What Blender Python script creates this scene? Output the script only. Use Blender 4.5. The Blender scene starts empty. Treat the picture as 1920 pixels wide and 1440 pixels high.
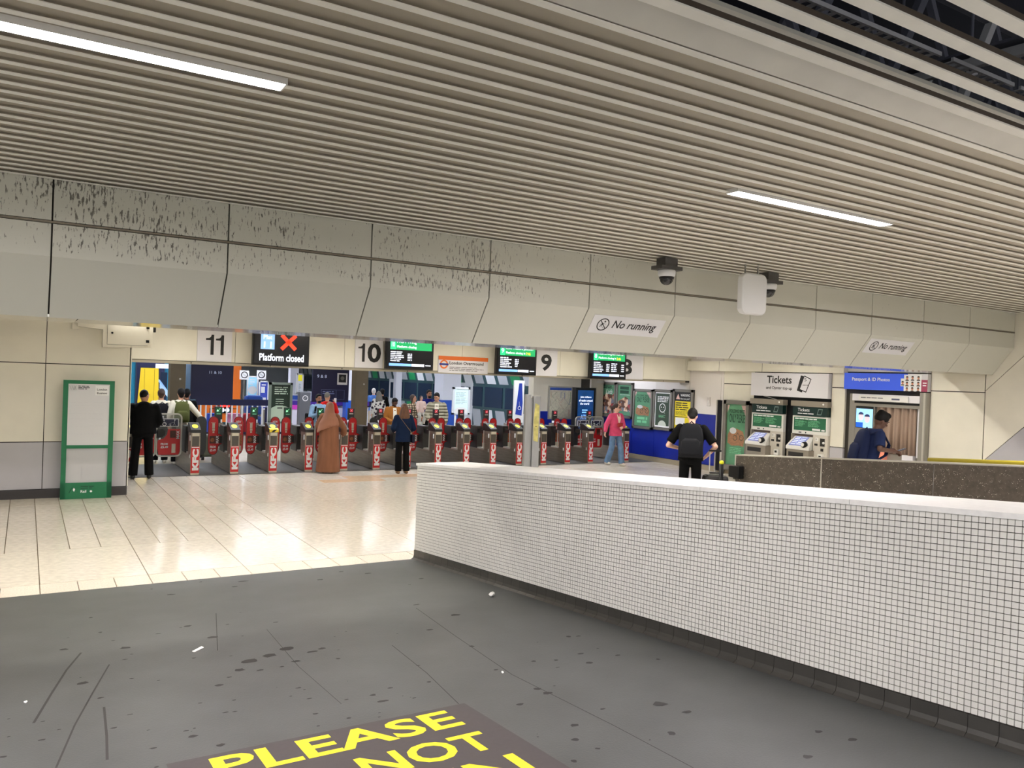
import bpy, bmesh, math, random
from mathutils import Vector, Matrix
random.seed(7)
SC = bpy.context.scene
C = SC.collection
PI = math.pi
# ------------------------------------------------------------------ camera
EYE = Vector((0.0, 0.0, 2.3))
FPX, YAW, PIT, ROL = 1496.3, math.radians(31.35), math.radians(-0.4766), math.radians(2.108)
FW = Vector((math.sin(YAW)*math.cos(PIT), math.cos(YAW)*math.cos(PIT), math.sin(PIT)))
R0 = Vector((math.cos(YAW), -math.sin(YAW), 0)); U0 = R0.cross(FW)
RT = R0*math.cos(ROL) + U0*math.sin(ROL); UP = U0*math.cos(ROL) - R0*math.sin(ROL)
cam_d = bpy.data.cameras.new('camera'); cam = bpy.data.objects.new('camera', cam_d); C.objects.link(cam)
cam_d.sensor_width = 36; cam_d.lens = FPX/1920*36; cam_d.clip_start = .05; cam_d.clip_end = 300
M3 = Matrix((RT, UP, -FW)).transposed().to_4x4(); M3.translation = EYE
cam.matrix_world = M3
SC.camera = cam
# ------------------------------------------------------------------ world, exposure
W = bpy.data.worlds.new('hall'); SC.world = W; W.use_nodes = True
W.node_tree.nodes['Background'].inputs[0].default_value = (.97, 1.0, .96, 1)
W.node_tree.nodes['Background'].inputs[1].default_value = 0.8
SC.view_settings.view_transform = 'Standard'; SC.view_settings.look = 'None'
SC.view_settings.gamma = 1; SC.view_settings.exposure = 0.0; SC.view_settings.use_curve_mapping = False
SC.cycles.max_bounces = 6; SC.cycles.diffuse_bounces = 4; SC.cycles.glossy_bounces = 3
SC.cycles.sample_clamp_indirect = 6
TUBE_E, COVE_E, PLAT_E = 240.0, 74.0, 95.0      # lamp strengths: slatted-ceiling tubes, concourse strips, platform strips
# ------------------------------------------------------------------ helpers
def P(ax, val, x, y):                       # where the sight line of a photo pixel meets a plane of the place
    d = FW*FPX + RT*(x-960) - UP*(y-720); i = 'xyz'.index(ax)
    return EYE + d*((val-EYE[i])/d[i])
def at_h(x, y, h): return P('z', h, x, y)
def at_w(x, y, w):
    d = FW*FPX + RT*(x-960) - UP*(y-720); return EYE + d*(w/FPX)
RAMP = .08
def ramp_z(Y): return max(0.0, RAMP*(9.05-Y))
def on_ramp(x, y):
    d = FW*FPX + RT*(x-960) - UP*(y-720)
    t = (RAMP*9.05-EYE.z)/(d.z+RAMP*d.y); return EYE+d*t
def lin(c):
    r = []
    for v in c:
        v = v/255; r.append(v/12.92 if v <= .04045 else ((v+.055)/1.055)**2.4)
    return (*r, 1)
MATS = {}
def mat(name, rgb, rough=.5, metal=0, emit=0, noise=None, rnd=0, bump=None, spec=None, alpha=None):
    if name in MATS: return MATS[name]
    m = bpy.data.materials.new(name); m.use_nodes = True; MATS[name] = m
    nt = m.node_tree; b = nt.nodes['Principled BSDF']; c = lin(rgb)
    b.inputs['Base Color'].default_value = c; b.inputs['Roughness'].default_value = rough; b.inputs['Metallic'].default_value = metal
    if spec is not None: b.inputs['Specular IOR Level'].default_value = spec
    if alpha is not None: b.inputs['Alpha'].default_value = alpha
    if emit:
        b.inputs['Emission Color'].default_value = c; b.inputs['Emission Strength'].default_value = emit
    src = None
    if noise:
        sc, amt = noise[0], noise[1]
        tc = nt.nodes.new('ShaderNodeTexCoord'); mp = nt.nodes.new('ShaderNodeMapping'); n = nt.nodes.new('ShaderNodeTexNoise')
        mp.inputs['Scale'].default_value = sc if isinstance(sc, tuple) else (sc,)*3
        n.inputs['Scale'].default_value = 1; n.inputs['Detail'].default_value = 5
        nt.links.new(tc.outputs['Object'], mp.inputs[0]); nt.links.new(mp.outputs[0], n.inputs[0])
        mx = nt.nodes.new('ShaderNodeMix'); mx.data_type = 'RGBA'
        rp = nt.nodes.new('ShaderNodeMapRange'); rp.inputs[1].default_value = .3; rp.inputs[2].default_value = .7
        nt.links.new(n.outputs[0], rp.inputs[0]); nt.links.new(rp.outputs[0], mx.inputs[0])
        c2 = lin(noise[2]) if len(noise) > 2 else None
        mx.inputs[6].default_value = tuple(v*(1-amt) for v in c[:3])+(1,)
        mx.inputs[7].default_value = c2 if c2 else tuple(min(1, v*(1+amt)) for v in c[:3])+(1,)
        if c2: mx.inputs[6].default_value = c
        src = mx.outputs[2]
    if rnd:
        oi = nt.nodes.new('ShaderNodeObjectInfo'); rr = nt.nodes.new('ShaderNodeMapRange')
        rr.inputs[3].default_value = 1-rnd; rr.inputs[4].default_value = 1+rnd
        nt.links.new(oi.outputs['Random'], rr.inputs[0])
        hv = nt.nodes.new('ShaderNodeHueSaturation'); hv.inputs['Color'].default_value = c
        if src: nt.links.new(src, hv.inputs['Color'])
        nt.links.new(rr.outputs[0], hv.inputs['Value']); src = hv.outputs[0]
    if src: nt.links.new(src, b.inputs['Base Color'])
    if bump:
        tc = nt.nodes.new('ShaderNodeTexCoord'); n = nt.nodes.new('ShaderNodeTexNoise'); n.inputs['Scale'].default_value = bump[0]; n.inputs['Detail'].default_value = 4
        bp = nt.nodes.new('ShaderNodeBump'); bp.inputs['Strength'].default_value = bump[1]; bp.inputs['Distance'].default_value = .02
        nt.links.new(tc.outputs['Object'], n.inputs[0]); nt.links.new(n.outputs[0], bp.inputs['Height']); nt.links.new(bp.outputs[0], b.inputs['Normal'])
    return m

class MB:
    def __init__(s): s.v = []; s.f = []
    def add(s, vs, fs):
        n = len(s.v); s.v += [tuple(v) for v in vs]; s.f += [tuple(i+n for i in f) for f in fs]; return s
    def box(s, x0, x1, y0, y1, z0, z1):
        return s.add([(x0,y0,z0),(x1,y0,z0),(x1,y1,z0),(x0,y1,z0),(x0,y0,z1),(x1,y0,z1),(x1,y1,z1),(x0,y1,z1)],
                     [(0,3,2,1),(4,5,6,7),(0,1,5,4),(1,2,6,5),(2,3,7,6),(3,0,4,7)])
    def bar(s, a, b, w, h=None):                # square bar from a to b
        h = h or w; a = Vector(a); b = Vector(b); d = (b-a).normalized()
        u = d.cross(Vector((0,0,1)));  u = (u if u.length > .01 else Vector((1,0,0))).normalized(); v = u.cross(d)
        vs = [p+u*i*w/2+v*j*h/2 for p in (a, b) for i, j in ((-1,-1),(1,-1),(1,1),(-1,1))]
        return s.add(vs, [(0,1,2,3),(7,6,5,4),(0,4,5,1),(1,5,6,2),(2,6,7,3),(3,7,4,0)])
    def tube(s, a, b, r0, r1=None, n=10, caps=True):
        r1 = r0 if r1 is None else r1; a = Vector(a); b = Vector(b); d = (b-a).normalized()
        u = d.orthogonal().normalized(); v = d.cross(u)
        vs = [a+(u*math.cos(t)+v*math.sin(t))*r0 for t in [2*PI*i/n for i in range(n)]] + [b+(u*math.cos(t)+v*math.sin(t))*r1 for t in [2*PI*i/n for i in range(n)]]
        fs = [(i, (i+1)%n, n+(i+1)%n, n+i) for i in range(n)]
        if caps: fs += [tuple(range(n-1, -1, -1)), tuple(range(n, 2*n))]
        return s.add(vs, fs)
    def loft(s, rings, caps=True):              # rings: lists of points, same count
        n = len(rings[0]); vs = [p for r in rings for p in r]; fs = []
        for k in range(len(rings)-1):
            for i in range(n): fs.append((k*n+i, k*n+(i+1)%n, (k+1)*n+(i+1)%n, (k+1)*n+i))
        if caps: fs += [tuple(range(n-1, -1, -1)), tuple(range((len(rings)-1)*n, len(rings)*n))]
        return s.add(vs, fs)
    def ell(s, c, r, n=12, m=8, mtx=None):
        c = Vector(c); r = (r,)*3 if not isinstance(r, tuple) else r; rings = []
        for j in range(1, m):
            t = PI*j/m; rings.append([Vector((r[0]*math.sin(t)*math.cos(2*PI*i/n), r[1]*math.sin(t)*math.sin(2*PI*i/n), -r[2]*math.cos(t))) for i in range(n)])
        vs = [Vector((0,0,-r[2]))]+[p for q in rings for p in q]+[Vector((0,0,r[2]))]
        if mtx: vs = [mtx @ p for p in vs]
        fs = [(0, 1+(i+1)%n, 1+i) for i in range(n)]
        for k in range(m-2): fs += [(1+k*n+i, 1+k*n+(i+1)%n, 1+(k+1)*n+(i+1)%n, 1+(k+1)*n+i) for i in range(n)]
        L = 1+(m-1)*n; fs += [(L, 1+(m-2)*n+i, 1+(m-2)*n+(i+1)%n) for i in range(n)]
        return s.add([p+c for p in vs], fs)
    def cap(s, a, b, r0, r1=None, n=12, flat0=False, flat1=False):    # tapered capsule
        r1 = r0 if r1 is None else r1; a = Vector(a); b = Vector(b); d = (b-a); d = d.normalized() if d.length > 1e-5 else Vector((0,0,1))
        u = d.orthogonal().normalized(); v = d.cross(u); rings = []
        ring = lambda p, r: [p+(u*math.cos(2*PI*i/n)+v*math.sin(2*PI*i/n))*r for i in range(n)]
        if not flat0: rings += [ring(a-d*r0*math.cos(t), r0*math.sin(t)) for t in (.15, .6, 1.1)]
        rings += [ring(a, r0), ring(b, r1)]
        if not flat1: rings += [ring(b+d*r1*math.cos(t), r1*math.sin(t)) for t in (1.1, .6, .15)]
        return s.loft(rings)
    def prism(s, poly, y0, y1):                 # polygon in (x,z) pushed along y
        n = len(poly); vs = [(x, y0, z) for x, z in poly]+[(x, y1, z) for x, z in poly]
        return s.add(vs, [tuple(range(n)), tuple(range(2*n-1, n-1, -1))]+[(i, n+i, n+(i+1)%n, (i+1)%n) for i in range(n)])
    def tr(s, m): s.v = [tuple(m @ Vector(v)) for v in s.v]; return s
    def ob(s, name, m, parent=None, smooth=False, bevel=0):
        me = bpy.data.meshes.new(name); me.from_pydata(s.v, [], s.f); me.materials.append(m)
        bm = bmesh.new(); bm.from_mesh(me); bmesh.ops.recalc_face_normals(bm, faces=bm.faces); bm.to_mesh(me); bm.free()
        o = bpy.data.objects.new(name, me); C.objects.link(o)
        if parent: o.parent = parent
        if smooth:
            for p in me.polygons: p.use_smooth = True
        if bevel:
            b = o.modifiers.new('bevel', 'BEVEL'); b.width = bevel; b.segments = 2; b.limit_method = 'ANGLE'
        return o
def tag(o, label, cat, group=None):
    o['label'] = label; o['category'] = cat
    if group: o['group'] = group
    return o
def thing(name, label, cat, loc=(0,0,0), rz=0, group=None):
    o = bpy.data.objects.new(name, None); C.objects.link(o); o.location = loc; o.rotation_euler = (0,0,rz); o.empty_display_size = .1
    return tag(o, label, cat, group)
def struct(name, mb=None, m=None, label=None):
    o = mb.ob(name, m) if mb else bpy.data.objects.new(name, None)
    if not mb: C.objects.link(o)
    o['kind'] = 'structure'
    if label: o['label'] = label
    return o
def stuff(o): o['kind'] = 'stuff'; return o
def copy_tree(o, parent=None):
    c = o.copy(); C.objects.link(c)
    if parent: c.parent = parent
    for ch in list(o.children): copy_tree(ch, c)
    return c
TXT = {}
def text(s, m, parent, x0, x1, z0, z1, y, name='lettering', bold=0.0, shear=0, rot=None, keep=False, ext=.0015):
    """lettering in the parent's local x-z plane, fitted into x0..x1, z0..z1, facing -y"""
    key = (s, bold, shear)
    if key not in TXT:
        cu = bpy.data.curves.new('t', 'FONT'); cu.body = s; cu.size = 1; cu.offset = bold; cu.shear = shear; cu.extrude = 0; cu.resolution_u = 3
        to = bpy.data.objects.new('t', cu); me = bpy.data.meshes.new_from_object(to)
        TXT[key] = ([tuple(v.co[:2]) for v in me.vertices], [tuple(p.vertices) for p in me.polygons])
        bpy.data.objects.remove(to); bpy.data.meshes.remove(me)
    vs, fs = TXT[key]
    if rot == 90: vs = [(-b, a) for a, b in vs]
    if rot == 180: vs = [(-a, -b) for a, b in vs]
    ax = min(v[0] for v in vs); bx = max(v[0] for v in vs); az = min(v[1] for v in vs); bz = max(v[1] for v in vs)
    sx = (x1-x0)/(bx-ax); sz = (z1-z0)/(bz-az)
    if keep: sx = sz = min(sx, sz)
    q = MB(); q.v = [(x0+(a-ax)*sx, y-ext, z0+(b-az)*sz) for a, b in vs]; q.f = list(fs)
    me = bpy.data.meshes.new(name); me.from_pydata(q.v, [], q.f); me.materials.append(m)
    o = bpy.data.objects.new(name, me); C.objects.link(o)
    if parent: o.parent = parent
    return o
def lines(parent, m, x0, x1, z0, z1, n, y, seed=1, name='small_print', fill=.45, ragged=.35, cols=1):
    """rows of print too small to read: thin raised bars broken into words"""
    r = random.Random(seed); q = MB(); dz = (z1-z0)/n
    for k in range(n):
        z = z1-dz*(k+.5); x = x0; xe = x0+(x1-x0)*(1-ragged*r.random())
        while x < xe:
            w = min(dz*r.uniform(1.2, 4.5), xe-x)
            if w > dz*.3: q.box(x, x+w, y-.0015, y, z-dz*fill/2, z+dz*fill/2)
            x += w+dz*.45
    return stuff(q.ob(name, m, parent))
def rounded(w, h, r, cx=0, cz=0, n=5):
    pts = []
    for (sx, sz, a0) in ((1,-1,-PI/2),(1,1,0),(-1,1,PI/2),(-1,-1,PI)):
        for i in range(n+1):
            a = a0+PI/2*i/n; pts.append((cx+sx*(w/2-r)+r*math.cos(a), cz+sz*(h/2-r)+r*math.sin(a)))
    return pts
def disc(cx, cz, r, n=20): return [(cx+r*math.cos(2*PI*i/n), cz+r*math.sin(2*PI*i/n)) for i in range(n)]
def ring(mb, cx, cz, r, w, y0, y1, n=28):
    vs = []; fs = []
    for i in range(n):
        a = 2*PI*i/n
        for rr in (r-w/2, r+w/2):
            for y in (y0, y1): vs.append((cx+rr*math.cos(a), y, cz+rr*math.sin(a)))
    for i in range(n):
        a = i*4; b = ((i+1)%n)*4
        fs += [(a, b, b+2, a+2), (a+1, a+3, b+3, b+1), (a, a+1, b+1, b), (a+2, b+2, b+3, a+3)]
    return mb.add(vs, fs)
# common materials
M_cream = mat('cream_panel', (230,225,209), .45, noise=(1.5, .05))
M_grout = mat('dark_joint', (52,48,42), .8)
M_grey = mat('grey_dado', (178,176,180), .5, noise=(2, .04))
M_steel = mat('brushed_steel', (176,172,166), .32, .85, noise=((3,3,60), .12))
M_black = mat('black_plastic', (12,12,13), .4, spec=.3)
M_white = mat('white_enamel', (228,226,222), .4)
M_ink = mat('black_print', (14,13,14), .6)
M_wprint = mat('white_print', (240,240,240), .6)
M_alu = mat('grey_aluminium_frame', (128,124,116), .4, .5)
M_green = mat('rail_green', (8,110,68), .45)
M_red = mat('promo_red', (190,22,28), .4)
M_navy = mat('navy_board', (8,10,58), .5)
M_blue = mat('royal_blue_panel', (16,36,140), .4, noise=(2, .06))
# ================================================================== LAMPS
M_tube = mat('tube_light', (255,248,248), .5, emit=TUBE_E)
M_cove2 = mat('strip_light_dim', (255,250,241), .5, emit=COVE_E*.52)
M_cove = mat('strip_light', (255,250,241), .5, emit=COVE_E)
M_plat = mat('platform_strip', (238,243,255), .5, emit=PLAT_E)
def tube_light(x0, x1, y, z, label, m, group=None, w=.115):
    t = thing('ceiling_light', label, 'light', ((x0+x1)/2, y, z), 0, group); l = (x1-x0)/2
    MB().box(-l-.01, l+.01, -w/2-.005, w/2+.005, .02, .085).ob('housing', M_white, t)
    q = MB()
    for b_ in ((-l-.01, l+.01, -w/2-.005, -w/2), (-l-.01, l+.01, w/2, w/2+.005), (-l-.01, -l, -w/2, w/2), (l, l+.01, -w/2, w/2)): q.box(b_[0], b_[1], b_[2], b_[3], 0, .02)
    q.ob('rim', M_white, t)
    MB().box(-l, l, -w/2, w/2, .006, .02).ob('diffuser', m, t)
    return t
tube_light(-.86, 1.14, 4.36, 3.815, 'long glowing tube light in the slatted ceiling, upper left, nearer the camera', M_tube)
tube_light(4.71, 6.69, 4.50, 3.815, 'glowing tube light in the slatted ceiling above the tiled parapet, right', M_tube)
for x in (-9.9, -5.2, 10.3): tube_light(x, x+1.98, 4.5, 3.815, 'tube light of the same ceiling row beyond the frame', M_tube, 'tube lights beyond the frame')  # leftmost tube is added to light the unseen left floor
for x in (-6.4, -.8, 4.8, 10.3):
    for y in (-1.2, -5.0): tube_light(x, x+1.98, y, 3.70, 'unseen tube light behind the viewer, added for the ramp and slats', M_tube, 'tube lights beyond the frame')  # farther row is added to brighten the slats off the unseen floor
for k in range(6):
    tube_light(-2.2+k*3.0, (.4 if k < 5 else -.6)+k*3.0, 9.72, 3.14, 'strip light on the concourse ceiling just behind the bulkhead', M_cove, 'concourse strip lights', .1)
for y in (12.4, 15.2):
    for k in range(5): tube_light(1.2+k*3.0, 2.9+k*3.0, y, 3.14, 'strip light on the low concourse ceiling', M_cove2, 'concourse strip lights', .1)
for y in (18.6, 23, 29, 37, 47):
    for k in range(6):
        tube_light(.5+k*3.0, 2.9+k*3.0, y, 3.14 if y < 20 else 3.83, 'strip light over the platforms behind the gates', M_plat, 'platform strip lights', .12)
# ================================================================== FLOORS
m_ramp = mat('grey_ramp_paint', (80,82,82), .42, noise=(2.2, .13), bump=(90, .08))
m_bounce = mat('pale_bounce_floor', (242,238,230), .3, noise=(3, .06))  # for unseen floors added so that tube light bounces up onto the slats
def slope(x0, x1, y0, y1, m, label, dz=0.0):
    q = MB().loft([[(x0,y,ramp_z(y)+dz),(x1,y,ramp_z(y)+dz),(x1,y,ramp_z(y)-.3),(x0,y,ramp_z(y)-.3)] for y in (y0, y1)]); return struct('floor', q, m, label)
ramp = slope(-2.4, 4.2, -2.5, 9.05, m_ramp, 'grey painted ramp floor sloping down to the tiled concourse')
slope(-12, -2.4, -2.5, 9.05, m_bounce, 'unseen pale floor left of the frame, added to bounce light up')
slope(4.8, 15.7, -2.5, 9.05, m_bounce, 'hidden pale floor beyond the tiled parapet, added to bounce light up')
struct('floor', MB().box(-12, 15.7, -20, -2.5, .6, RAMP*11.55), m_bounce, 'unseen pale floor behind the viewer, added to bounce light up')
low = struct('floor', MB().box(-12, 15.7, 9.05, 17.8, -.3, -.012), mat('tile_joint', (120,108,88), .7), 'beige stone tiled concourse floor')
m_terr = mat('terrazzo_tile', (222,214,199), .15, noise=(14, .10), rnd=.05)
m_edge = mat('terrazzo_edge_tile', (230,218,202), .35, noise=(60, .16), rnd=.04)
m_tan = mat('tan_tile', (214,186,154), .2, noise=(14, .1), rnd=.05)
def tile(x0, x1, y0, y1, m):
    g = .0035; key = (round(x1-x0, 3), round(y1-y0, 3), m.name)
    if key not in TXT:
        w = x1-x0-2*g; d = y1-y0-2*g; b = .002
        o = MB().add([(0,0,-.012),(w,0,-.012),(w,d,-.012),(0,d,-.012),(b,b,0),(w-b,b,0),(w-b,d-b,0),(b,d-b,0)],
                     [(4,5,6,7),(0,1,5,4),(1,2,6,5),(2,3,7,6),(3,0,4,7)]).ob('tile', m, low)
        TXT[key] = o
    else:
        o = TXT[key].copy(); C.objects.link(o)
    o.location = (x0+g, y0+g, random.uniform(-.0006, 0)); return o
X0 = .178-.34*8
for k in range(50):
    x = X0+k*.34
    if x < 15.3: tile(x, x+.34, 9.052, 9.46, m_edge)
bands = ((11.1, 11.65), (11.65, 12.2), (12.2, 12.75), (12.75, 13.3), (13.3, 13.83))
for k in range(-2, 3): tile(.178+k*1.02, .178+(k+1)*1.02, 9.46, 11.1, m_terr)
for k in range(-8, 9):
    for a, b in bands: tile(.178+k*.34, .178+(k+1)*.34, a, b, m_terr)
    for a, b in ((13.83, 14.6), (14.6, 15.4)): tile(.178+k*.34, .178+(k+1)*.34, a, b, m_terr)
for k in range(4, 9):
    tile(.178+k*.34, .178+(k+1)*.34, 15.4, 16.6, m_terr); tile(.178+k*.34, .178+(k+1)*.34, 16.6, 17.8, m_terr)
xe = .178+9*.34
for j, (a, b) in enumerate(((9.46, 11.5), (11.5, 13.83), (13.83, 15.9), (15.9, 16.35), (16.35, 16.8), (16.8, 17.8))):
    x = xe
    while x < 15.6:
        w = 1.36 if j < 3 else .68; w = min(w, 15.69-x)
        tan = (j == 3 and 5.0 < x < 6.1) or (j == 4 and 5.6 < x < 8.0)
        tile(x, x+w, a, b, m_tan if tan else m_terr); x += w
struct('floor', MB().box(-14, 40, 17.8, 75, -.3, 0), mat('platform_floor', (205,196,176), .22, noise=(6, .08)), 'pale platform floor beyond the gates')
MB().box(1.5, 15.69, 17.62, 19.9, .0005, .006).ob('gate_mat', mat('grey_gate_plate', (92,90,88), .5, noise=(30, .15)), low)
# marks of wear on the ramp
m_stain = mat('dark_floor_stain', (40,39,39), .6); m_scuff = mat('rubber_scuff', (54,53,52), .6)
def blob(mb, c, r, seed):
    rr = random.Random(seed); n = 9; a0 = rr.random()*6; e = rr.uniform(.55, 1)
    pts = [(c.x+r*rr.uniform(.6, 1.15)*math.cos(a0+2*PI*i/n), c.y+e*r*rr.uniform(.6, 1.15)*math.sin(a0+2*PI*i/n)) for i in range(n)]
    mb.add([(x, y, ramp_z(y)+.0012) for x, y in pts], [tuple(range(n))])
q = MB(); R_ = random.Random(3)
for (x, y, r) in ((155,1281,9),(363,1234,4),(352,1174,6),(410,1285,8),(361,1381,8),(718,1315,9),(855,1153,9),(805,1181,6),(780,1134,6),(516,1167,5),(605,1216,7),(487,1257,7),(505,1229,11),(540,1216,12),(555,1240,9),
        (585,1222,10),(470,1240,14),(450,1256,8),(423,1336,5),(455,1090,9),(440,1100,5),(600,1087,5),(1006,1292,7),(1026,1300,9),(975,1321,7),(1077,1360,8),(1079,1387,7),(1238,1320,12),(1288,1335,9),(1259,1375,8),
        (1088,1226,6),(1105,1243,8),(1066,1194,5),(1158,1229,6),(1536,1372,7),(1598,1387,8),(1515,1419,9),(430,1270,5),(120,1218,6),(235,1215,8),(400,1195,8),(320,1115,7),(640,1072,5),(690,1075,6),(790,1085,5),(930,1256,5),(885,1212,5),
        (804,1279,4),(777,1309,4),(244,1340,4),(287,1403,5),(560,1290,5),(580,1310,5)):
    p = on_ramp(x, y); s = (p-EYE).length/FPX; blob(q, p, r*s*1.15, x*y)
for k in range(90):
    x, y = R_.uniform(0, 1250), R_.uniform(1080, 1440); p = on_ramp(x, y)
    if p.x < 4.0 and p.y < 8.9: blob(q, p, R_.uniform(.005, .022), k)
stuff(q.ob('gum_stain', m_stain, ramp))
q = MB()
def scuff(pts, w0):
    ps = [on_ramp(x, y) for x, y in pts]
    for a, b in zip(ps[:-1], ps[1:]):
        d = (b-a).normalized(); n = Vector((-d.y, d.x, 0))*w0/2
        q.add([v+Vector((0,0,.001)) for v in (a-n, b-n, b+n, a+n)], [(0,1,2,3)])
scuff([(152,1224),(125,1256),(95,1303),(63,1356)], .014); scuff([(205,1246),(175,1297),(140,1360),(105,1440)], .010); scuff([(195,1326),(200,1380),(201,1425)], .013)
stuff(q.ob('scuff_mark', m_scuff, ramp))
q = MB(); scuff([(780,1140),(850,1190),(960,1265),(1150,1360),(1300,1440)], .006); scuff([(735,1210),(800,1262),(860,1320)], .006); scuff([(500,1180),(560,1250),(640,1320)], .004); scuff([(405,1150),(408,1220)], .006)
stuff(q.ob('floor_crack', mat('floor_crack', (58,57,56), .7), ramp))
# floor sign
fs = thing('floor_sign', 'dark brown floor decal with large yellow capitals on the grey ramp', 'sign', (0,0,0))
m_dec = mat('dark_brown_decal', (72,66,68), .5, noise=(30, .06)); m_yel = mat('sign_yellow', (252,220,50), .5, noise=(20, .08))
fs.location = (.62, 4.045, ramp_z(4.045)+.0015); fs.rotation_euler = (math.atan(-RAMP)+0, 0, 0)
MB().box(0, 1.60, -1.75, 0, 0, .0015).ob('backing', m_dec, fs)
for s, a, b, z0, z1 in (('PLEASE', .18, 1.45, -.305, -.045), ('DO NOT', .18, 1.46, -.665, -.42), ('RUN', .62, 1.46, -1.08, -.765)):
    o = text(s, m_yel, fs, a, b, z0, z1, 0, bold=.022)
    o.data.transform(Matrix(((1,0,0,0),(0,0,1,0),(0,-1,0,.0008),(0,0,0,1))))
# litter
def litter(x, y, lab, r, flat):
    p = on_ramp(x, y); rr = random.Random(int(x)); q = MB()
    q.ell((0,0,r*flat), (r*1.2, r*.7, r*flat), 9, 6); q.v = [(a+rr.uniform(-.2,.2)*r, b+rr.uniform(-.2,.2)*r, max(0,c+rr.uniform(-.2,.2)*r*flat)) for a, b, c in q.v]
    o = q.ob('paper_scrap', mat('tissue_white', (236,236,232), .8)); o.location = (p.x, p.y, ramp_z(p.y)); o.rotation_euler = (0,0,rr.random()*3); tag(o, lab, 'litter')
litter(922, 1118, 'crumpled white tissue on the grey ramp near the parapet skirting', .035, .6)
litter(942, 1262, 'tiny white scrap of paper by the crack in the ramp', .012, .5)
litter(48, 1317, 'pale scrap of paper at the far left of the ramp', .014, .3)
p = on_ramp(372, 1219)
o = MB().add([(-.05,-.012,0),(.05,-.004,.004),(.045,.016,.012),(-.05,.012,.003)], [(0,1,2,3)]).ob('paper_strip', MATS['tissue_white']); o.location = (p.x, p.y, ramp_z(p.y)+.002); o.rotation_euler = (0,0,.6)
tag(o, 'narrow folded strip of white paper lying left of the dark stains', 'litter')
# ================================================================== SLATTED CEILING
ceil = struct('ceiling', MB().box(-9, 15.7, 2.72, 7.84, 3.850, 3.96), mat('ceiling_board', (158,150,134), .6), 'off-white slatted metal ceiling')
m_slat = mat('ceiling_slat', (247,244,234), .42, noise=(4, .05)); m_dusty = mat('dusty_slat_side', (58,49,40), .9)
slat_me = None
ys = [2.765+.1797*k for k in range(29)]
for y in ys:
    if slat_me is None:
        o = MB().box(-9, 15.69, -.024, .024, 0, .004).ob('slat', m_slat, ceil); slat_me = o
    else: o = slat_me.copy(); C.objects.link(o)
    o.location = (0, y, 3.83)
MB().loft([[(x,2.745,3.84),(x,2.745,3.965),(x,2.53,3.965),(x,2.53,3.945),(x,2.735,3.838)] for x in (-9, 15.69)]).ob('edge_beam', mat('edge_beam', (206,202,191), .5, noise=(3, .06)), ceil)
first = None
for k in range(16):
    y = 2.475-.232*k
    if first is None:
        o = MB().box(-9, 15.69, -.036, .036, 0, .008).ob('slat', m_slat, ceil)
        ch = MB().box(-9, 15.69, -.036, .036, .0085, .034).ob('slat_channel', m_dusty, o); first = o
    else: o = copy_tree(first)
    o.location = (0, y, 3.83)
# dark roof void above the open slats
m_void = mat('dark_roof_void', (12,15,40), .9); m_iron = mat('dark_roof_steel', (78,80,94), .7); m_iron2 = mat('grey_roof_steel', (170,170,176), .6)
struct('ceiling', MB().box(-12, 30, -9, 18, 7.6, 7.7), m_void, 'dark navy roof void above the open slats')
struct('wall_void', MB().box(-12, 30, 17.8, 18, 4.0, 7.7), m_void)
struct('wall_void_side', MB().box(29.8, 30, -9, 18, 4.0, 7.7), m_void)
def truss(Y, x0, x1, z0, h, lab, seg=1.1):
    t = thing('roof_truss', lab, 'truss', (x0, Y, z0)); L = x1-x0
    MB().bar((0,0,0), (L,0,0), .08).ob('bottom_chord', m_iron, t); MB().bar((0,0,h), (L,0,h), .08).ob('top_chord', m_iron, t)
    n = int(L/seg)
    for k in range(n):
        MB().bar((k*seg,0,0), (k*seg+seg*.5,0,h), .075).ob('brace', m_iron2 if k % 3 == 1 else m_iron, t); MB().bar((k*seg+seg*.5,0,h), (k*seg+seg,0,0), .06).ob('brace', m_iron, t)
    for k in range(0, n, 2): MB().tube((k*seg,0,h), (k*seg,0,7.6-z0), .02).ob('hanger', m_iron, t)
truss(4.3, 3.0, 14.0, 4.95, 1.0, 'nearer dark roof truss with pale diagonal braces above the open slats')
truss(6.6, 4.0, 22.0, 5.55, 1.3, 'farther dark roof truss above the open slats', 1.5)
for i, (x, lab) in enumerate(((5.9, 'pale steel cross beam in the roof void, left of the other'), (9.4, 'pale steel cross beam in the roof void, right of the other'))):
    t = thing('roof_beam', lab, 'beam', (x, 2.9, 4.72)); MB().bar((0,0,0), (1.1,2.8,.55), .07).ob('web', m_iron2, t); MB().bar((-.05,0,.06), (1.05,2.8,.61), .12, .02).ob('flange', m_iron, t)
t = thing('cable_tray', 'perforated steel cable tray in the dark void above the open slats', 'cable tray', (3.9, 3.45, 4.74), 0)
for a, b in ((0, 1.7), (1.85, 2.7), (2.8, 4.4)):
    q = MB(); n = int((b-a)/.10)
    q.box(a, b, -.07, -.05, 0, .03); q.box(a, b, .05, .07, 0, .03)
    for i in range(n): q.box(a+i*.10, a+i*.10+.04, -.05, .05, 0, .006)
    q.ob('tray_length', m_iron2, t)
for x in (.3, 2.2, 4.1): MB().tube((x,0,.03), (x,0,7.6-4.74), .012).ob('hanger', m_iron, t)
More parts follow.
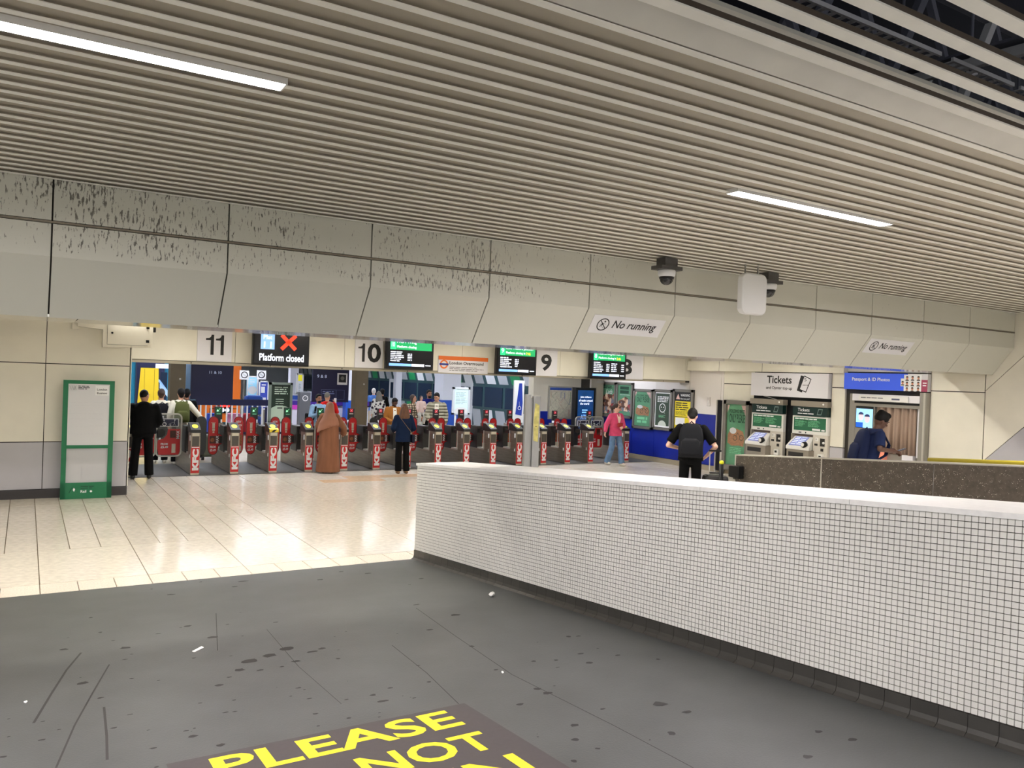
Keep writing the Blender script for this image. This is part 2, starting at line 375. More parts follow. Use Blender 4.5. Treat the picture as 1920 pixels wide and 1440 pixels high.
# ================================================================== BULKHEAD
m_dirt = mat('bulkhead_dirty', (200,199,186), .5)
nt = m_dirt.node_tree; b = nt.nodes['Principled BSDF']
tc = nt.nodes.new('ShaderNodeTexCoord'); mp = nt.nodes.new('ShaderNodeMapping'); mp.inputs['Scale'].default_value = (58, 5, 15)
n1 = nt.nodes.new('ShaderNodeTexNoise'); n1.inputs['Scale'].default_value = 1; n1.inputs['Detail'].default_value = 6; n1.inputs['Roughness'].default_value = .62
nt.links.new(tc.outputs['Object'], mp.inputs[0]); nt.links.new(mp.outputs[0], n1.inputs[0])
n2 = nt.nodes.new('ShaderNodeTexNoise'); n2.inputs['Scale'].default_value = 1.1; n2.inputs['Detail'].default_value = 2; nt.links.new(tc.outputs['Object'], n2.inputs[0])
sp = nt.nodes.new('ShaderNodeSeparateXYZ'); nt.links.new(tc.outputs['Object'], sp.inputs[0])
gx = nt.nodes.new('ShaderNodeMapRange'); nt.links.new(sp.outputs[0], gx.inputs[0])
gx.inputs[1].default_value = 4.6; gx.inputs[2].default_value = 7.6; gx.inputs[3].default_value = .01; gx.inputs[4].default_value = -.13
gz = nt.nodes.new('ShaderNodeMapRange'); nt.links.new(sp.outputs[2], gz.inputs[0])
gz.inputs[1].default_value = 3.17; gz.inputs[2].default_value = 3.24; gz.inputs[3].default_value = -.3; gz.inputs[4].default_value = 0
def mth(op, a, bb):
    n = nt.nodes.new('ShaderNodeMath'); n.operation = op
    for i, v in enumerate((a, bb)):
        if isinstance(v, (int, float)): n.inputs[i].default_value = v
        else: nt.links.new(v, n.inputs[i])
    return n.outputs[0]
mask = mth('ADD', mth('ADD', n1.outputs[0], mth('MULTIPLY', mth('SUBTRACT', n2.outputs[0], .5), .36)), mth('ADD', gx.outputs[0], gz.outputs[0]))
rp = nt.nodes.new('ShaderNodeMapRange'); nt.links.new(mask, rp.inputs[0]); rp.inputs[1].default_value = .585; rp.inputs[2].default_value = .64; rp.inputs[4].default_value = .85
mx = nt.nodes.new('ShaderNodeMix'); mx.data_type = 'RGBA'; nt.links.new(rp.outputs[0], mx.inputs[0]); mx.inputs[6].default_value = lin((200,199,186)); mx.inputs[7].default_value = lin((58,50,40))
nt.links.new(mx.outputs[2], b.inputs['Base Color'])
bk = struct('wall_bulkhead', None, None, 'pale panelled bulkhead under the ceiling edge, streaked with dirt on the left')
MB().loft([[(x,7.885,3.95),(x,7.885,3.17),(x,8.25,2.70),(x,9.2,2.712),(x,9.2,2.76),(x,8.3,2.76),(x,7.95,3.2),(x,7.95,3.95)] for x in (-9, 15.69)]).ob('backing', M_grout, bk)
JX = [-7.0,-5.6,-4.15,-2.72,-1.28,.156,1.595,3.021,4.437,5.84,7.234,8.651,10.053,11.399,12.797,14.185,15.695]
for a, c in zip(JX[:-1], JX[1:]):
    g = .007
    MB().box(a+g, c-g, 7.85, 7.884, 3.490, 3.925).ob('panel', m_dirt, bk)
    pr = [(7.85,3.460),(7.85,3.182),(8.22,2.682),(8.25,2.695),(7.884,3.19),(7.884,3.460)]
    MB().loft([[(x, y, z) for y, z in pr] for x in (a+g, c-g)]).ob('panel', m_dirt, bk)
MB().box(-9, 15.69, 7.846, 7.87, 3.466, 3.484).ob('groove_trim', mat('groove_metal', (116,108,92), .5, .3), bk)
for k in range(11):
    a = -3.0+k*1.7
    MB().box(a, a+1.69, 8.225, 9.2, 2.688, 2.7115).ob('soffit_sheet', mat('polished_soffit', (225,220,212), .12, .9), bk)
for x0, x1, y0, y1, lab in ((1122,1226,613,636,'white "No running" sticker on the bulkhead, the larger one nearer the middle'), (1633,1697,656,671,'white "No running" sticker on the bulkhead, the smaller one at the right')):
    # the stickers lie on the sloped lower panel face
    sl = math.atan2(.37, .5); yy = 7.98 if x0 < 1500 else 7.97
    a = P('y', yy, x0, (y0+y1)/2); c = P('y', yy, x1, (y0+y1)/2); zc = 3.182-(yy-7.85)/.37*.5
    t = thing('no_running_sticker', lab, 'sign', ((a.x+c.x)/2, yy-.003, zc)); t.rotation_euler = (sl, 0, 0); w = (c.x-a.x)/2*1.06; h = .135
    MB().box(-w-.1, w+.1, -.0015, 0, -h, h).ob('backing', mat('sticker_white', (222,221,222), .4), t)
    text('No running', M_ink, t, -w+.24, w-.01, -.075, .075, -.002, bold=.014, shear=.15)
    q = MB(); ring(q, -w+.09, 0, .085, .014, -.0035, -.0016); cx = -w+.09
    q.add([(cx-.06,-.0035,.052),(cx-.052,-.0035,.06),(cx+.06,-.0035,-.052),(cx+.052,-.0035,-.06)], [(0,1,2,3)])
    for (ax, az, bx, bz) in ((.0,.02,-.02,-.01),(-.02,-.01,.015,-.05),(-.02,-.01,-.045,-.035),(.0,.02,.04,.005),(.0,.015,-.04,.0)):
        q.bar((cx+ax,-.003,az), (cx+bx,-.003,bz), .012, .001)
    q.prism(disc(cx+.015, .045, .013, 10), -.0035, -.0016)
    q.ob('symbol', M_ink, t)
# cameras and antenna
def cctv(px, py, lab):
    p = P('y', 7.40, px, py); t = thing('security_camera', lab, 'camera', (p.x, 7.40, 3.83))
    m = mat('camera_bracket', (62,60,58), .5)
    MB().box(-.1, .1, -.08, .08, -.11, -.005).ob('bracket', m, t); MB().box(-.165, .165, -.1, .1, -.15, -.105).ob('mounting_plate', m, t)
    rg = lambda r, z: [(r*math.cos(2*PI*i/20), r*math.sin(2*PI*i/20), z) for i in range(20)]
    MB().loft([rg(.10, -.15), rg(.11, -.16), rg(.105, -.21), rg(.09, -.235)]).ob('housing', mat('camera_white', (236,236,236), .35), t, True)
    MB().loft([rg(.093, -.232), rg(.09, -.25), rg(.085, -.262)]).ob('dark_band', M_black, t, True)
    MB().ell((0, 0, -.262), (.082, .082, .07), 18, 10).ob('dome', mat('smoked_dome', (30,28,28), .08), t, True)
cctv(1250, 515, 'white dome security camera with dark bracket under the ceiling edge, left of the white antenna')
cctv(1441, 540, 'white dome security camera half hidden behind the white antenna box')
p = P('y', 7.1, 1409, 552); t = thing('wall_antenna', 'white rounded box antenna hanging on two thin rods from the slatted ceiling', 'antenna', (p.x, 7.1, p.z))
o = MB().prism(rounded(.44, .52, .09), -.06, .04).ob('case', mat('antenna_white', (226,226,224), .45), t, bevel=.02)
for s in (-.13, .10): MB().tube((s, 0, .25), (s, 0, 3.85-p.z), .011).ob('rod', mat('rod_grey', (120,118,112), .5), t)
# ================================================================== TILED PARAPET
PX, PT, PY0, PY1 = 4.19, .62, 1.0, 9.06
ptop = lambda Y: 1.193+.0755*(9.05-Y)
pz = lambda Y, f: ramp_z(Y)+.115+f*(ptop(Y)-.03-ramp_z(Y)-.115)
par = struct('wall_parapet', None, None, 'ramp parapet faced with small white mosaic tiles and dark skirting')
MB().loft([[(PX+.004,y,ramp_z(y)-.02),(PX+PT,y,ramp_z(y)-.02),(PX+PT,y,ptop(y)-.028),(PX+.004,y,ptop(y)-.028)] for y in (PY0, PY1)]).ob('core', mat('mosaic_grout', (64,60,55), .8), par)
m_mos = mat('mosaic_tile', (226,224,219), .32, noise=(1.2, .05), rnd=.03)
PITCH = .0352; NC = int((PY1-1.55)/PITCH); NR = 30; g = .0045
def mosaic(mb, c, r):
    y0 = PY1-c*PITCH-g/2; y1 = y0-PITCH+g; x0 = PX-.0035; x1 = PX+.004
    rr = random.Random(c*77+r); dx = rr.uniform(-.0007, .0007)
    q = []
    for x in (x0+dx, x1):
        for y, f in ((y0, 0), (y1, 0), (y1, 1), (y0, 1)):
            za = pz(y, r/NR); zb = pz(y, (r+1)/NR); q.append((x, y, za+g/2 if f == 0 else zb-g/2))
    mb.add(q, [(0,1,2,3),(0,4,5,1),(1,5,6,2),(2,6,7,3),(3,7,4,0)])
q = MB(); vis = NC-10
for c in range(NC):
    for r in range(NR):
        if c >= vis: continue
        mosaic(q, c, r)
stuff(q.ob('mosaic_field', m_mos, par))
base = None
for c in range(vis, NC):                                   # the ten nearest columns, tile by tile
    for r in range(NR):
        q = MB(); mosaic(q, c, r); q.ob('mosaic_tile', m_mos, par)
# end face of the parapet
q = MB()
for c in range(17):
    for r in range(NR):
        x0 = PX+.004+c*PITCH+g/2; za = pz(PY1, r/NR)+g/2; zb = pz(PY1, (r+1)/NR)-g/2
        q.box(x0, x0+PITCH-g, PY1, PY1+.0035, za, zb)
stuff(q.ob('mosaic_field', m_mos, par))
m_cop = mat('white_coping', (236,235,233), .3, noise=(25, .05))
y = PY1+.012
while y > PY0+.2:
    y2 = max(PY0, y-1.22)
    MB().loft([[(PX-.016,yy,ptop(yy)-.03),(PX+PT+.012,yy,ptop(yy)-.03),(PX+PT+.012,yy,ptop(yy)),(PX-.016,yy,ptop(yy))] for yy in (y2+.003, y)]).ob('coping_slab', m_cop, par); y = y2
m_sk = mat('dark_skirting_tile', (60,58,55), .4, noise=(8, .08), rnd=.06)
y = PY1
while y > 1.2:
    y2 = y-.155
    pr = lambda yy: [(PX-.045,yy,ramp_z(yy)+.001),(PX-.018,yy,ramp_z(yy)+.02),(PX-.010,yy,ramp_z(yy)+.045),(PX-.010,yy,ramp_z(yy)+.112),(PX+.004,yy,ramp_z(yy)+.112),(PX+.004,yy,ramp_z(yy)+.001)]
    MB().loft([pr(y2+.0015), pr(y-.0015)]).ob('skirting_tile', m_sk, par); y = y2
# ================================================================== DARK GRANITE PARAPET
gt = lambda Y: 1.19+.072*(9.07-Y)
gw = struct('wall_granite', None, None, 'low dark speckled stone parapet behind the white tiled one')
m_gran = mat('speckled_granite', (82,75,66), .35)
nt = m_gran.node_tree; b = nt.nodes['Principled BSDF']; tc = nt.nodes.new('ShaderNodeTexCoord')
vo = nt.nodes.new('ShaderNodeTexVoronoi'); vo.inputs['Scale'].default_value = 62; nt.links.new(tc.outputs['Object'], vo.inputs['Vector'])
n3 = nt.nodes.new('ShaderNodeTexNoise'); n3.inputs['Scale'].default_value = 22; n3.inputs['Detail'].default_value = 6; nt.links.new(tc.outputs['Object'], n3.inputs[0])
r1 = nt.nodes.new('ShaderNodeMapRange'); r1.inputs[1].default_value = .0; r1.inputs[2].default_value = .012
n4 = nt.nodes.new('ShaderNodeTexNoise'); n4.inputs['Scale'].default_value = 17; n4.inputs['Detail'].default_value = 2; nt.links.new(tc.outputs['Object'], n4.inputs[0])
r4 = nt.nodes.new('ShaderNodeMath'); r4.operation = 'MULTIPLY_ADD'; nt.links.new(n4.outputs[0], r4.inputs[0]); r4.inputs[1].default_value = .9; r4.inputs[2].default_value = -.34
r5 = nt.nodes.new('ShaderNodeMath'); r5.operation = 'SUBTRACT'; nt.links.new(r4.outputs[0], r5.inputs[0]); nt.links.new(vo.outputs['Distance'], r5.inputs[1]); nt.links.new(r5.outputs[0], r1.inputs[0])
m1 = nt.nodes.new('ShaderNodeMix'); m1.data_type = 'RGBA'; nt.links.new(n3.outputs[0], m1.inputs[0]); m1.inputs[6].default_value = lin((46,40,34)); m1.inputs[7].default_value = lin((92,84,74))
m2 = nt.nodes.new('ShaderNodeMix'); m2.data_type = 'RGBA'; nt.links.new(r1.outputs[0], m2.inputs[0]); nt.links.new(m1.outputs[2], m2.inputs[6]); m2.inputs[7].default_value = lin((214,206,190))
nt.links.new(m2.outputs[2], b.inputs['Base Color'])
GX = 9.8; edges = [9.07, 7.45, 7.30, 5.8, 4.3, 2.8]
for a, c in zip(edges[:-1], edges[1:]):
    MB().loft([[(GX,y,ramp_z(y)),(GX+.20,y,ramp_z(y)),(GX+.20,y,gt(y)-.015),(GX,y,gt(y)-.015)] for y in (c+.004, a-.004)]).ob('stone_panel', m_gran, gw)
MB().loft([[(GX+.01,y,ramp_z(y)),(GX+.19,y,ramp_z(y)),(GX+.19,y,gt(y)-.03),(GX+.01,y,gt(y)-.03)] for y in (2.8, 9.06)]).ob('core', m_cop, gw)
m_trim = mat('pale_metal_trim', (190,186,176), .35, .5)
MB().loft([[(GX-.006,y,gt(y)-.016),(GX+.21,y,gt(y)-.016),(GX+.21,y,gt(y)),(GX-.006,y,gt(y))] for y in (2.8, 9.09)]).ob('cap_strip', m_trim, gw)
MB().box(GX-.006, GX+.206, 9.066, 9.09, 0, gt(9.07)-.016).ob('end_trim', m_trim, gw)
MB().box(GX-.004, GX, 7.446, 7.466, .1, gt(7.45)-.016).ob('joint_strip', m_trim, gw)
t = thing('wall_box', 'small black box fixed to the end of the dark speckled parapet', 'box', (GX-.01, 9.0, .92))
MB().loft([[(0,-.11,-.1),(0,.1,-.1),(0,.1,.1),(0,-.11,.1)],[(-.10,-.09,-.1),(-.10,.12,-.085),(-.10,.12,.085),(-.10,-.09,.1)]]).ob('cover', M_black, t, bevel=.008)
MB().box(-.02, .01, .06, .09, -.12, -.09).ob('gland', M_black, t)
t = thing('handrail', 'yellow handrail rising behind the dark speckled parapet at the right edge', 'handrail', (10.6, 6.3, 0))
hz = lambda y: 1.385+.07*(6.3-y)
MB().tube((0,.05,hz(6.35)), (0,-3.6,hz(2.7)), .03, n=14).ob('rail', mat('handrail_yellow', (214,196,60), .4), t, True)
for y in (-.2, -1.6, -3.0): MB().tube((0,y,ramp_z(6.3+y)), (0,y,hz(6.3+y)), .022).ob('post', M_steel, t)
# steel post behind the parapet
p = P('y', 9.5, 999, 740); t = thing('steel_post', 'tall galvanised steel post with torn yellow sticker behind the tiled parapet', 'post', (p.x, 9.5, 0), -.35)
m_galv = mat('galvanised_steel', (150,150,148), .45, .6, noise=((6,6,2), .15))
MB().box(-.105, -.035, -.06, .06, 0, p.z).ob('left_flange', m_galv, t); MB().box(.005, .105, -.055, .055, 0, p.z-.02).ob('right_flange', m_galv, t); MB().box(-.05, .02, -.02, .03, 0, p.z-.05).ob('web', m_galv, t)
MB().add([(.02,-.0565,1.42),(.085,-.0565,1.4),(.09,-.0565,1.92),(.03,-.0565,1.95),(.012,-.0565,1.7)], [(0,1,2,3,4)]).ob('torn_sticker', mat('faded_yellow_sticker', (196,186,110), .7, noise=(14, .3)), t)
MB().box(-.16, .16, -.1, .1, 0, .012).ob('base_plate', m_galv, t)
MB().tube((.05,-.06,1.62), (.05,-.058,1.62), .008).ob('bolt', M_black, t)
# ================================================================== LEFT WALL
wl = struct('wall_left', MB().box(-9, 1.545, 15.41, 16.2, 0, 3.2), M_grout, 'cream and grey panelled wall left of the ticket gates')
for x0, x1 in ((-6.9,-5.7),(-5.7,-4.5),(-4.5,-3.3),(-3.3,-2.1),(-2.1,-.95),(-.95,.278),(.278,1.56)):
    for z0, z1, m in ((.155,.93,M_grey),(.945,2.24,M_cream),(2.255,3.18,M_cream)):
        MB().box(x0+.006, x1-.006 if x1 < 1.5 else x1, 15.385, 15.412, z0, z1).ob('panel', m, wl)
MB().box(1.545, 1.575, 15.385, 16.2, .155, 3.18).ob('corner_trim', M_cream, wl)
struct('baseboard_left', MB().box(-9, 1.56, 15.36, 15.41, 0, .15), mat('dark_baseboard', (44,40,40), .45))
# ================================================================== CONCOURSE CEILING, LINTEL
struct('ceiling', MB().box(-9, 15.69, 8.0, 20.6, 3.2, 3.3), mat('concourse_ceiling', (228,224,212), .6), 'low white concourse ceiling behind the bulkhead')
li = struct('wall_lintel', MB().box(1.576, 15.69, 16.33, 16.75, 2.33, 3.2), M_grout, 'cream panelled beam carrying the platform numbers')
jx = [1.576] + [float(P('y', 16.3, x, 690).x) for x in (440, 645, 866, 1050, 1207)] + [15.5, 15.69]
for a, c in zip(jx[:-1], jx[1:]): MB().box(a+.004, c-.004, 16.30, 16.332, 2.385, 3.19).ob('panel', M_cream, li)
MB().box(1.576, 15.5, 16.285, 16.34, 2.325, 2.375).ob('metal_strip', mat('lintel_metal', (176,168,150), .35, .7), li)
for k in range(9): MB().tube((2.7+k*1.5,16.284,2.35), (2.7+k*1.5,16.29,2.35), .012).ob('screw', M_black, li)
# platform number boards
M_sign = mat('sign_white', (224,222,226), .4)
def rectY(Y, x0, y0, x1, y1):
    ym = (y0+y1)/2; xm = (x0+x1)/2
    return P('y', Y, x0, ym).x, P('y', Y, x1, ym).x, P('y', Y, xm, y1).z, P('y', Y, xm, y0).z
for s, x0, x1, y1, tx0, tx1, lab in (('11', 370, 435, 678, 385, 422, 'white number 11 board, leftmost on the beam, left of the red cross screen'), ('10', 666, 718, 690, 672, 714, 'white number 10 board left of the Tring departures screen'),
                         ('9', 1006, 1045, 705, 1015, 1035, 'white number 9 board right of the Watford Junction screen'), ('8', 1140, 1206, 711, 1165, 1186, 'white number 8 board half hidden by the rightmost screen')):
    a, c, z0, _ = rectY(16.27, x0, y1-60, x1, y1); w = c-a; z1 = 3.06
    t = thing('platform_sign', lab, 'sign', (a, 16.298, z0), 0, None)
    MB().box(0, w, -.03, 0, 0, z1-z0).ob('board', M_sign, t)
    q0 = P('y', 16.26, tx0, y1-35).x-a; q1 = P('y', 16.26, tx1, y1-35).x-a
    one = lambda x, w_: MB().prism([(x+a*w_, .13+b*.39) for a, b in ((.60,0),(1,0),(1,1),(.70,1),(.62,.90),(.42,.83),(0,.81),(0,.72),(.60,.72))], -.033, -.031).ob('numeral', M_ink, t)
    if s == '11': one(q0+.01, .15); one(q1-.17, .15)
    elif s == '10': one(q0, .15); text('0', M_ink, t, q0+.21, q1+.01, .12, .53, -.031, name='numeral', bold=.03)
    else: text(s, M_ink, t, q0, q1, .12, .53, -.031, name='numeral', bold=.03)
# departure screens
m_scr = mat('screen_black', (3,4,14), .25); m_sg = mat('screen_green', (0,150,84), .4, emit=1.1); m_sw = mat('screen_white', (235,240,255), .4, emit=1.3)
m_sb = mat('screen_blue', (120,170,240), .4, emit=1.2); m_sr = mat('screen_red', (255,52,24), .4, emit=1.5); m_sy = mat('screen_yellow', (250,220,40), .4, emit=1.2); m_slg = mat('screen_light_green', (40,210,130), .4, emit=1.1)
def screen(x0, y0, x1, y1, lab, kind, head='', sub='', plat='', Y=16.05):
    a, c, z0, _ = rectY(Y, x0, y0, x1, y1); w = c-a; h = 3.07-z0
    t = thing('departure_screen', lab, 'screen', (a, Y, z0))
    MB().box(0, w, 0, .10, 0, h).ob('casing', M_black, t, bevel=.006); MB().box(.03, w-.03, -.003, .0, .04, h-.03).ob('display', m_scr, t)
    MB().box(w/2-.1, w/2+.1, .10, .245, h*.3, h*.7).ob('bracket', M_black, t)
    y = -.0035
    if kind == 'closed':
        d = MB(); d.box(.15, .42, y-.001, y, h-.39, h-.07).ob('platform_badge', mat('badge_blue', (130,170,225), .4, emit=1.0), t)
        text('Plat', m_sw, t, .20, .37, h-.19, h-.11, y-.002); text('11', m_sw, t, .21, .36, h-.36, h-.24, y-.002)
        q = MB(); cx = .70; cz = h-.235
        for s in (1, -1):
            u = Vector((s*.707, 0, .707)); v = Vector((-.707, 0, s*.707)); q.add([(cx+(u*i+v*j).x, y-.0015, cz+(u*i+v*j).z) for i, j in ((-.2,-.036),(.2,-.036),(.2,.036),(-.2,.036))], [(0,1,2,3)])
        q.ob('red_cross', m_sr, t)
        text('Platform closed', m_sw, t, .13, w-.11, .09, .235, y, bold=.018)
    else:
        MB().box(.09, w-.05, y-.001, y, h-.26, h-.03).ob('header', m_sg, t); MB().box(.09, .22, y-.002, y-.001, h-.26, h-.03).ob('platform_badge', m_slg, t)
        text(plat, m_sw, t, .12, .19, h-.20, h-.10, y-.003)
        text(head, m_sw, t, .245, .245+(w-.36)*min(1, len(head)/20+.05), h-.135, h-.045, y-.002, bold=.012)
        text(sub, m_sw, t, .245, .245+(w-.38)*len(sub)/26, h-.235, h-.165, y-.002, bold=.012)
        if kind == 'count': text(plat2[plat], m_sy, t, .245+(w-.38)*len(sub)/26+.02, .245+(w-.38)*len(sub)/26+.15, h-.235, h-.165, y-.002, bold=.012)
        lines(t, m_sw, .10, .42, .16, h-.29, 6, y, len(head), fill=.5); lines(t, m_sw, .50, .60, .18, h-.33, 5, y, 4, fill=.5, ragged=0)
        if plat == '8': lines(t, m_sw, .66, .88, .18, h-.31, 5, y, 9, fill=.5); lines(t, m_sw, w-.16, w-.08, .18, h-.33, 4, y, 14, ragged=0)
        MB().box(.07, w*.52, y-.001, y, .07, .125).ob('ticker', m_sb, t); MB().box(w*.53, w*.8, y-.001, y, .07, .125).ob('ticker', m_sw, t)
        lines(t, m_sw, w*.83, w*.94, .075, .12, 1, y, 3, ragged=0)
    return t
plat2 = {'9': '7:46', '8': '3:46'}
screen(474, 625, 580, 686, 'black screen showing a red cross and the words Platform closed', 'closed')
screen(724, 640, 813, 693, 'departure screen with green header for the Tring train, beside number 10', 'list', '11:54 Tring', 'Platform closing', '10')
screen(931, 655, 1006, 703, 'departure screen with green header for Watford Junction, left of number 9', 'count', '12:00 Watford Junction', 'Platform closing in', '9')
screen(1107, 665, 1174, 711, 'departure screen with green header covering half of number 8', 'count', '11:56 Birmingham New St', 'Platform closing in', '8')
# overground sign
a, c, z0, z1 = rectY(16.27, 822, 669, 915, 700); t = thing('overground_sign', 'white London Overground notice with orange top band and roundel', 'sign', (a, 16.298, z0)); w = c-a; h = z1-z0
MB().box(0, w, -.025, 0, 0, h).ob('board', M_sign, t); m_or = mat('overground_orange', (214,104,34), .4); MB().box(0, w, -.0265, -.025, h-.09, h).ob('orange_band', m_or, t)
text('London Overground', M_ink, t, .28, w-.12, h-.21, h-.115, -.0255, bold=.02)
q = MB(); ring(q, .14, h*.5, .085, .035, -.027, -.0255); q.ob('roundel_ring', m_or, t); MB().box(.025, .255, -.0285, -.027, h*.5-.022, h*.5+.022).ob('roundel_bar', mat('roundel_blue', (20,40,130), .4), t)
lines(t, mat('grey_print', (90,90,94), .6), .28, w-.1, .04, h-.23, 3, -.0255, 5, fill=.35)
# control box on the left wall
t = thing('control_box', 'cream metal shutter control box fixed high on the wall beside gate 11', 'control box', (1.10, 15.38, 2.56))
MB().add([(0,0,0),(.775,0,.02),(.775,0,.44),(-.38,0,.44),(-.38,0,.33),(0,0,.30),(0,-.16,0),(.775,-.16,.02),(.775,-.16,.44),(-.38,-.16,.44),(-.38,-.16,.33),(0,-.16,.30)],
         [(0,1,2,3,4,5),(11,10,9,8,7,6),(0,6,7,1),(1,7,8,2),(2,8,9,3),(3,9,10,4),(4,10,11,5),(5,11,6,0)]).ob('casing', M_cream, t)
MB().box(.07, .70, -.168, -.16, .055, .41).ob('door', M_cream, t); MB().tube((.14,-.18,.25), (.14,-.16,.25), .018).ob('lock', M_black, t)
for z in (.13, .37): MB().box(.67, .72, -.175, -.16, z-.022, z+.022).ob('hinge', M_black, t)
for (x0, x1, z0, z1) in ((.065,.70,.05,.054),(.065,.069,.05,.41),(-.3,.065,.405,.409)): MB().box(x0, x1, -.1625, -.16, z0, z1).ob('seam', M_grout, t)
MB().box(-.46, -.36, -.1, 0, .28, .42).ob('bracket', M_cream, t); MB().box(.80, .83, -.12, 0, .3, .40).ob('bracket', M_black, t)
# ================================================================== RIGHT WALL
wr = struct('wall_right', MB().box(15.72, 15.95, -9, 21.4, 0, 4.1), M_grout, 'right hand wall with cream panels, blue dado and diagonal joints')
M_wht = mat('white_wall_panel', (226,220,214), .45)
def pan(y0, y1, z0, z1, m, x=15.70, name='panel'): return MB().box(x, 15.724, y0+.004, y1-.004, z0+.004, z1-.004).ob(name, m, wr)
for y0, y1 in ((15.14,16.3),(16.3,17.7),(17.7,18.7),(18.7,20.9)):
    pan(y0, y1, .14, 1.5, M_blue); pan(y0, y1, 1.52, 3.19, M_wht)
MB().box(15.688, 15.72, 15.14, 20.9, 1.5, 1.525).ob('dado_rail', M_white, wr)
MB().box(15.67, 15.72, 14.6, 20.9, 0, .135).ob('skirting', mat('tan_skirting', (150,138,116), .5), wr)
pan(15.05, 15.14, .14, 3.19, M_wht)
pan(14.02, 15.05, .14, 2.335, M_cream); pan(14.02, 15.05, 2.345, 3.19, M_cream)
for z0, z1, m in ((.14,.985,M_grey),(.995,2.333,M_cream),(2.343,3.19,M_cream)): pan(11.37, 11.72, z0, z1, m, 15.66)
pan(8.35, 9.42, .9, 2.335, M_cream); pan(8.35, 9.42, 2.345, 3.19, M_cream); pan(8.35, 9.42, .0, .89, M_grey)
pan(11.72, 14.02, 2.66, 3.19, M_cream); pan(9.42, 11.37, 2.70, 3.19, M_cream)
MB().box(15.55, 15.70, 11.35, 16.28, 2.665, 2.92).ob('pelmet', M_cream, wr)
for y in (13.66, 15.1): MB().box(15.548, 15.551, y-.004, y+.004, 2.665, 2.92).ob('pelmet_joint', M_grout, wr)
def poly(pts, m):                                         # flat panel drawn in (y,z) on the right wall
    MB().add([(15.70,y,z) for y, z in pts]+[(15.724,y,z) for y, z in pts], [tuple(range(len(pts))), tuple(range(2*len(pts)-1,len(pts)-1,-1))]+[(i,(i+1)%len(pts),len(pts)+(i+1)%len(pts),len(pts)+i) for i in range(len(pts))]).ob('panel', m, wr)
g = .006
poly([(8.335,2.385),(8.335,3.19),(8.335,4.05),(6.68,4.05)], M_cream)                       # above the upper diagonal
poly([(8.335,1.03),(8.335,2.37),(6.66,4.05),(5.32,4.05)], M_cream)                         # between the diagonals
poly([(8.335,0),(8.335,1.015),(7.63,1.72),(5.9,0)], M_grey)
poly([(7.62,1.735),(5.305,4.05),(2.5,4.05),(2.5,0),(5.885,0)], M_cream)
# ================================================================== THINGS ON THE RIGHT WALL  (local x runs towards the viewer, local -y out of the wall)
WX = 15.70; RZ = -PI/2
def wall_thing(name, label, cat, y, z=0, out=0.0, group=None): return thing(name, label, cat, (WX-out, y, z), RZ, group)
m_dg = mat('poster_green', (86,138,104), .35, noise=(5, .12)); m_dk = mat('poster_dark_green', (56,72,58), .35, noise=(5, .1)); m_dgt = mat('poster_print_dark', (22,58,42), .5)
m_lg = mat('poster_light_green', (120,196,148), .5)
m_photo = mat('poster_photo', (150,110,90), .4)
nt = m_photo.node_tree; b = nt.nodes['Principled BSDF']; vo = nt.nodes.new('ShaderNodeTexVoronoi'); vo.inputs['Scale'].default_value = 11; tc = nt.nodes.new('ShaderNodeTexCoord'); nt.links.new(tc.outputs['Object'], vo.inputs['Vector'])
cr = nt.nodes.new('ShaderNodeValToRGB'); bw = nt.nodes.new('ShaderNodeSeparateColor'); nt.links.new(vo.outputs['Color'], bw.inputs[0]); nt.links.new(bw.outputs[0], cr.inputs[0])
for i, (pos, c) in enumerate(((0,(92,60,46)),(.25,(176,128,100)),(.5,(214,186,160)),(.7,(150,60,60)),(.85,(112,118,130)),(1,(222,210,196)))):
    e = cr.color_ramp.elements[i] if i < 2 else cr.color_ramp.elements.new(pos)
    e.position = pos; e.color = lin(c)
cr.color_ramp.interpolation = 'CONSTANT'; nt.links.new(cr.outputs[0], b.inputs['Base Color'])
def poster_case(y0, y1, z0, z1, label):
    t = wall_thing('poster_case', label, 'poster', y0, z0, .005, 'poster cases on the wall'); w = y0-y1; h = z1-z0; f = .075
    MB().box(0, w, -.05, 0, 0, h).ob('backing', M_dkgrey, t)
    q = MB()
    for a in ((0,f,0,h),(w-f,w,0,h),(0,w,0,f*.9),(0,w,h-f*.9,h)): q.box(a[0], a[1], -.075, -.05, a[2], a[3])
    q.ob('frame', M_alu, t); return t, w, h
M_dkgrey = mat('dark_grey_metal', (70,68,64), .5)
def sheet(t, w, h, m, i=.085, name='poster'): return MB().box(i, w-i, -.054, -.05, i, h-i).ob(name, m, t)
# 1 and 2
t, w, h = poster_case(20.25, 19.46, 1.18, 2.26, 'green poster with white script and crowd photo, farthest poster case from the viewer'); sheet(t, w, h, m_dg)
text('Lads', M_wprint, t, .30, .62, .72, .86, -.055, shear=.3); lines(t, m_dgt, .16, w-.16, .88, .98, 2, -.0545, 2, ragged=.1, fill=.7)
MB().prism([(.09,.1),(w-.09,.1),(w-.09,.75),(.6,.68),(.3,.72),(.09,.62)], -.0545, -.054).ob('photo', m_photo, t)
t, w, h = poster_case(19.44, 18.66, 1.18, 2.27, 'green poster with dark heading and crowd photo, second from the far end'); sheet(t, w, h, m_dg)
lines(t, m_dgt, .18, w-.18, .74, .98, 2, -.0545, 8, ragged=.1, fill=.8); lines(t, M_wprint, .18, w-.14, .70, .72, 1, -.0545, 2, ragged=0)
MB().prism([(.09,.22),(w-.09,.2),(w-.09,.55),(.45,.66),(.2,.55),(.09,.5)], -.0545, -.054).ob('photo', m_photo, t)
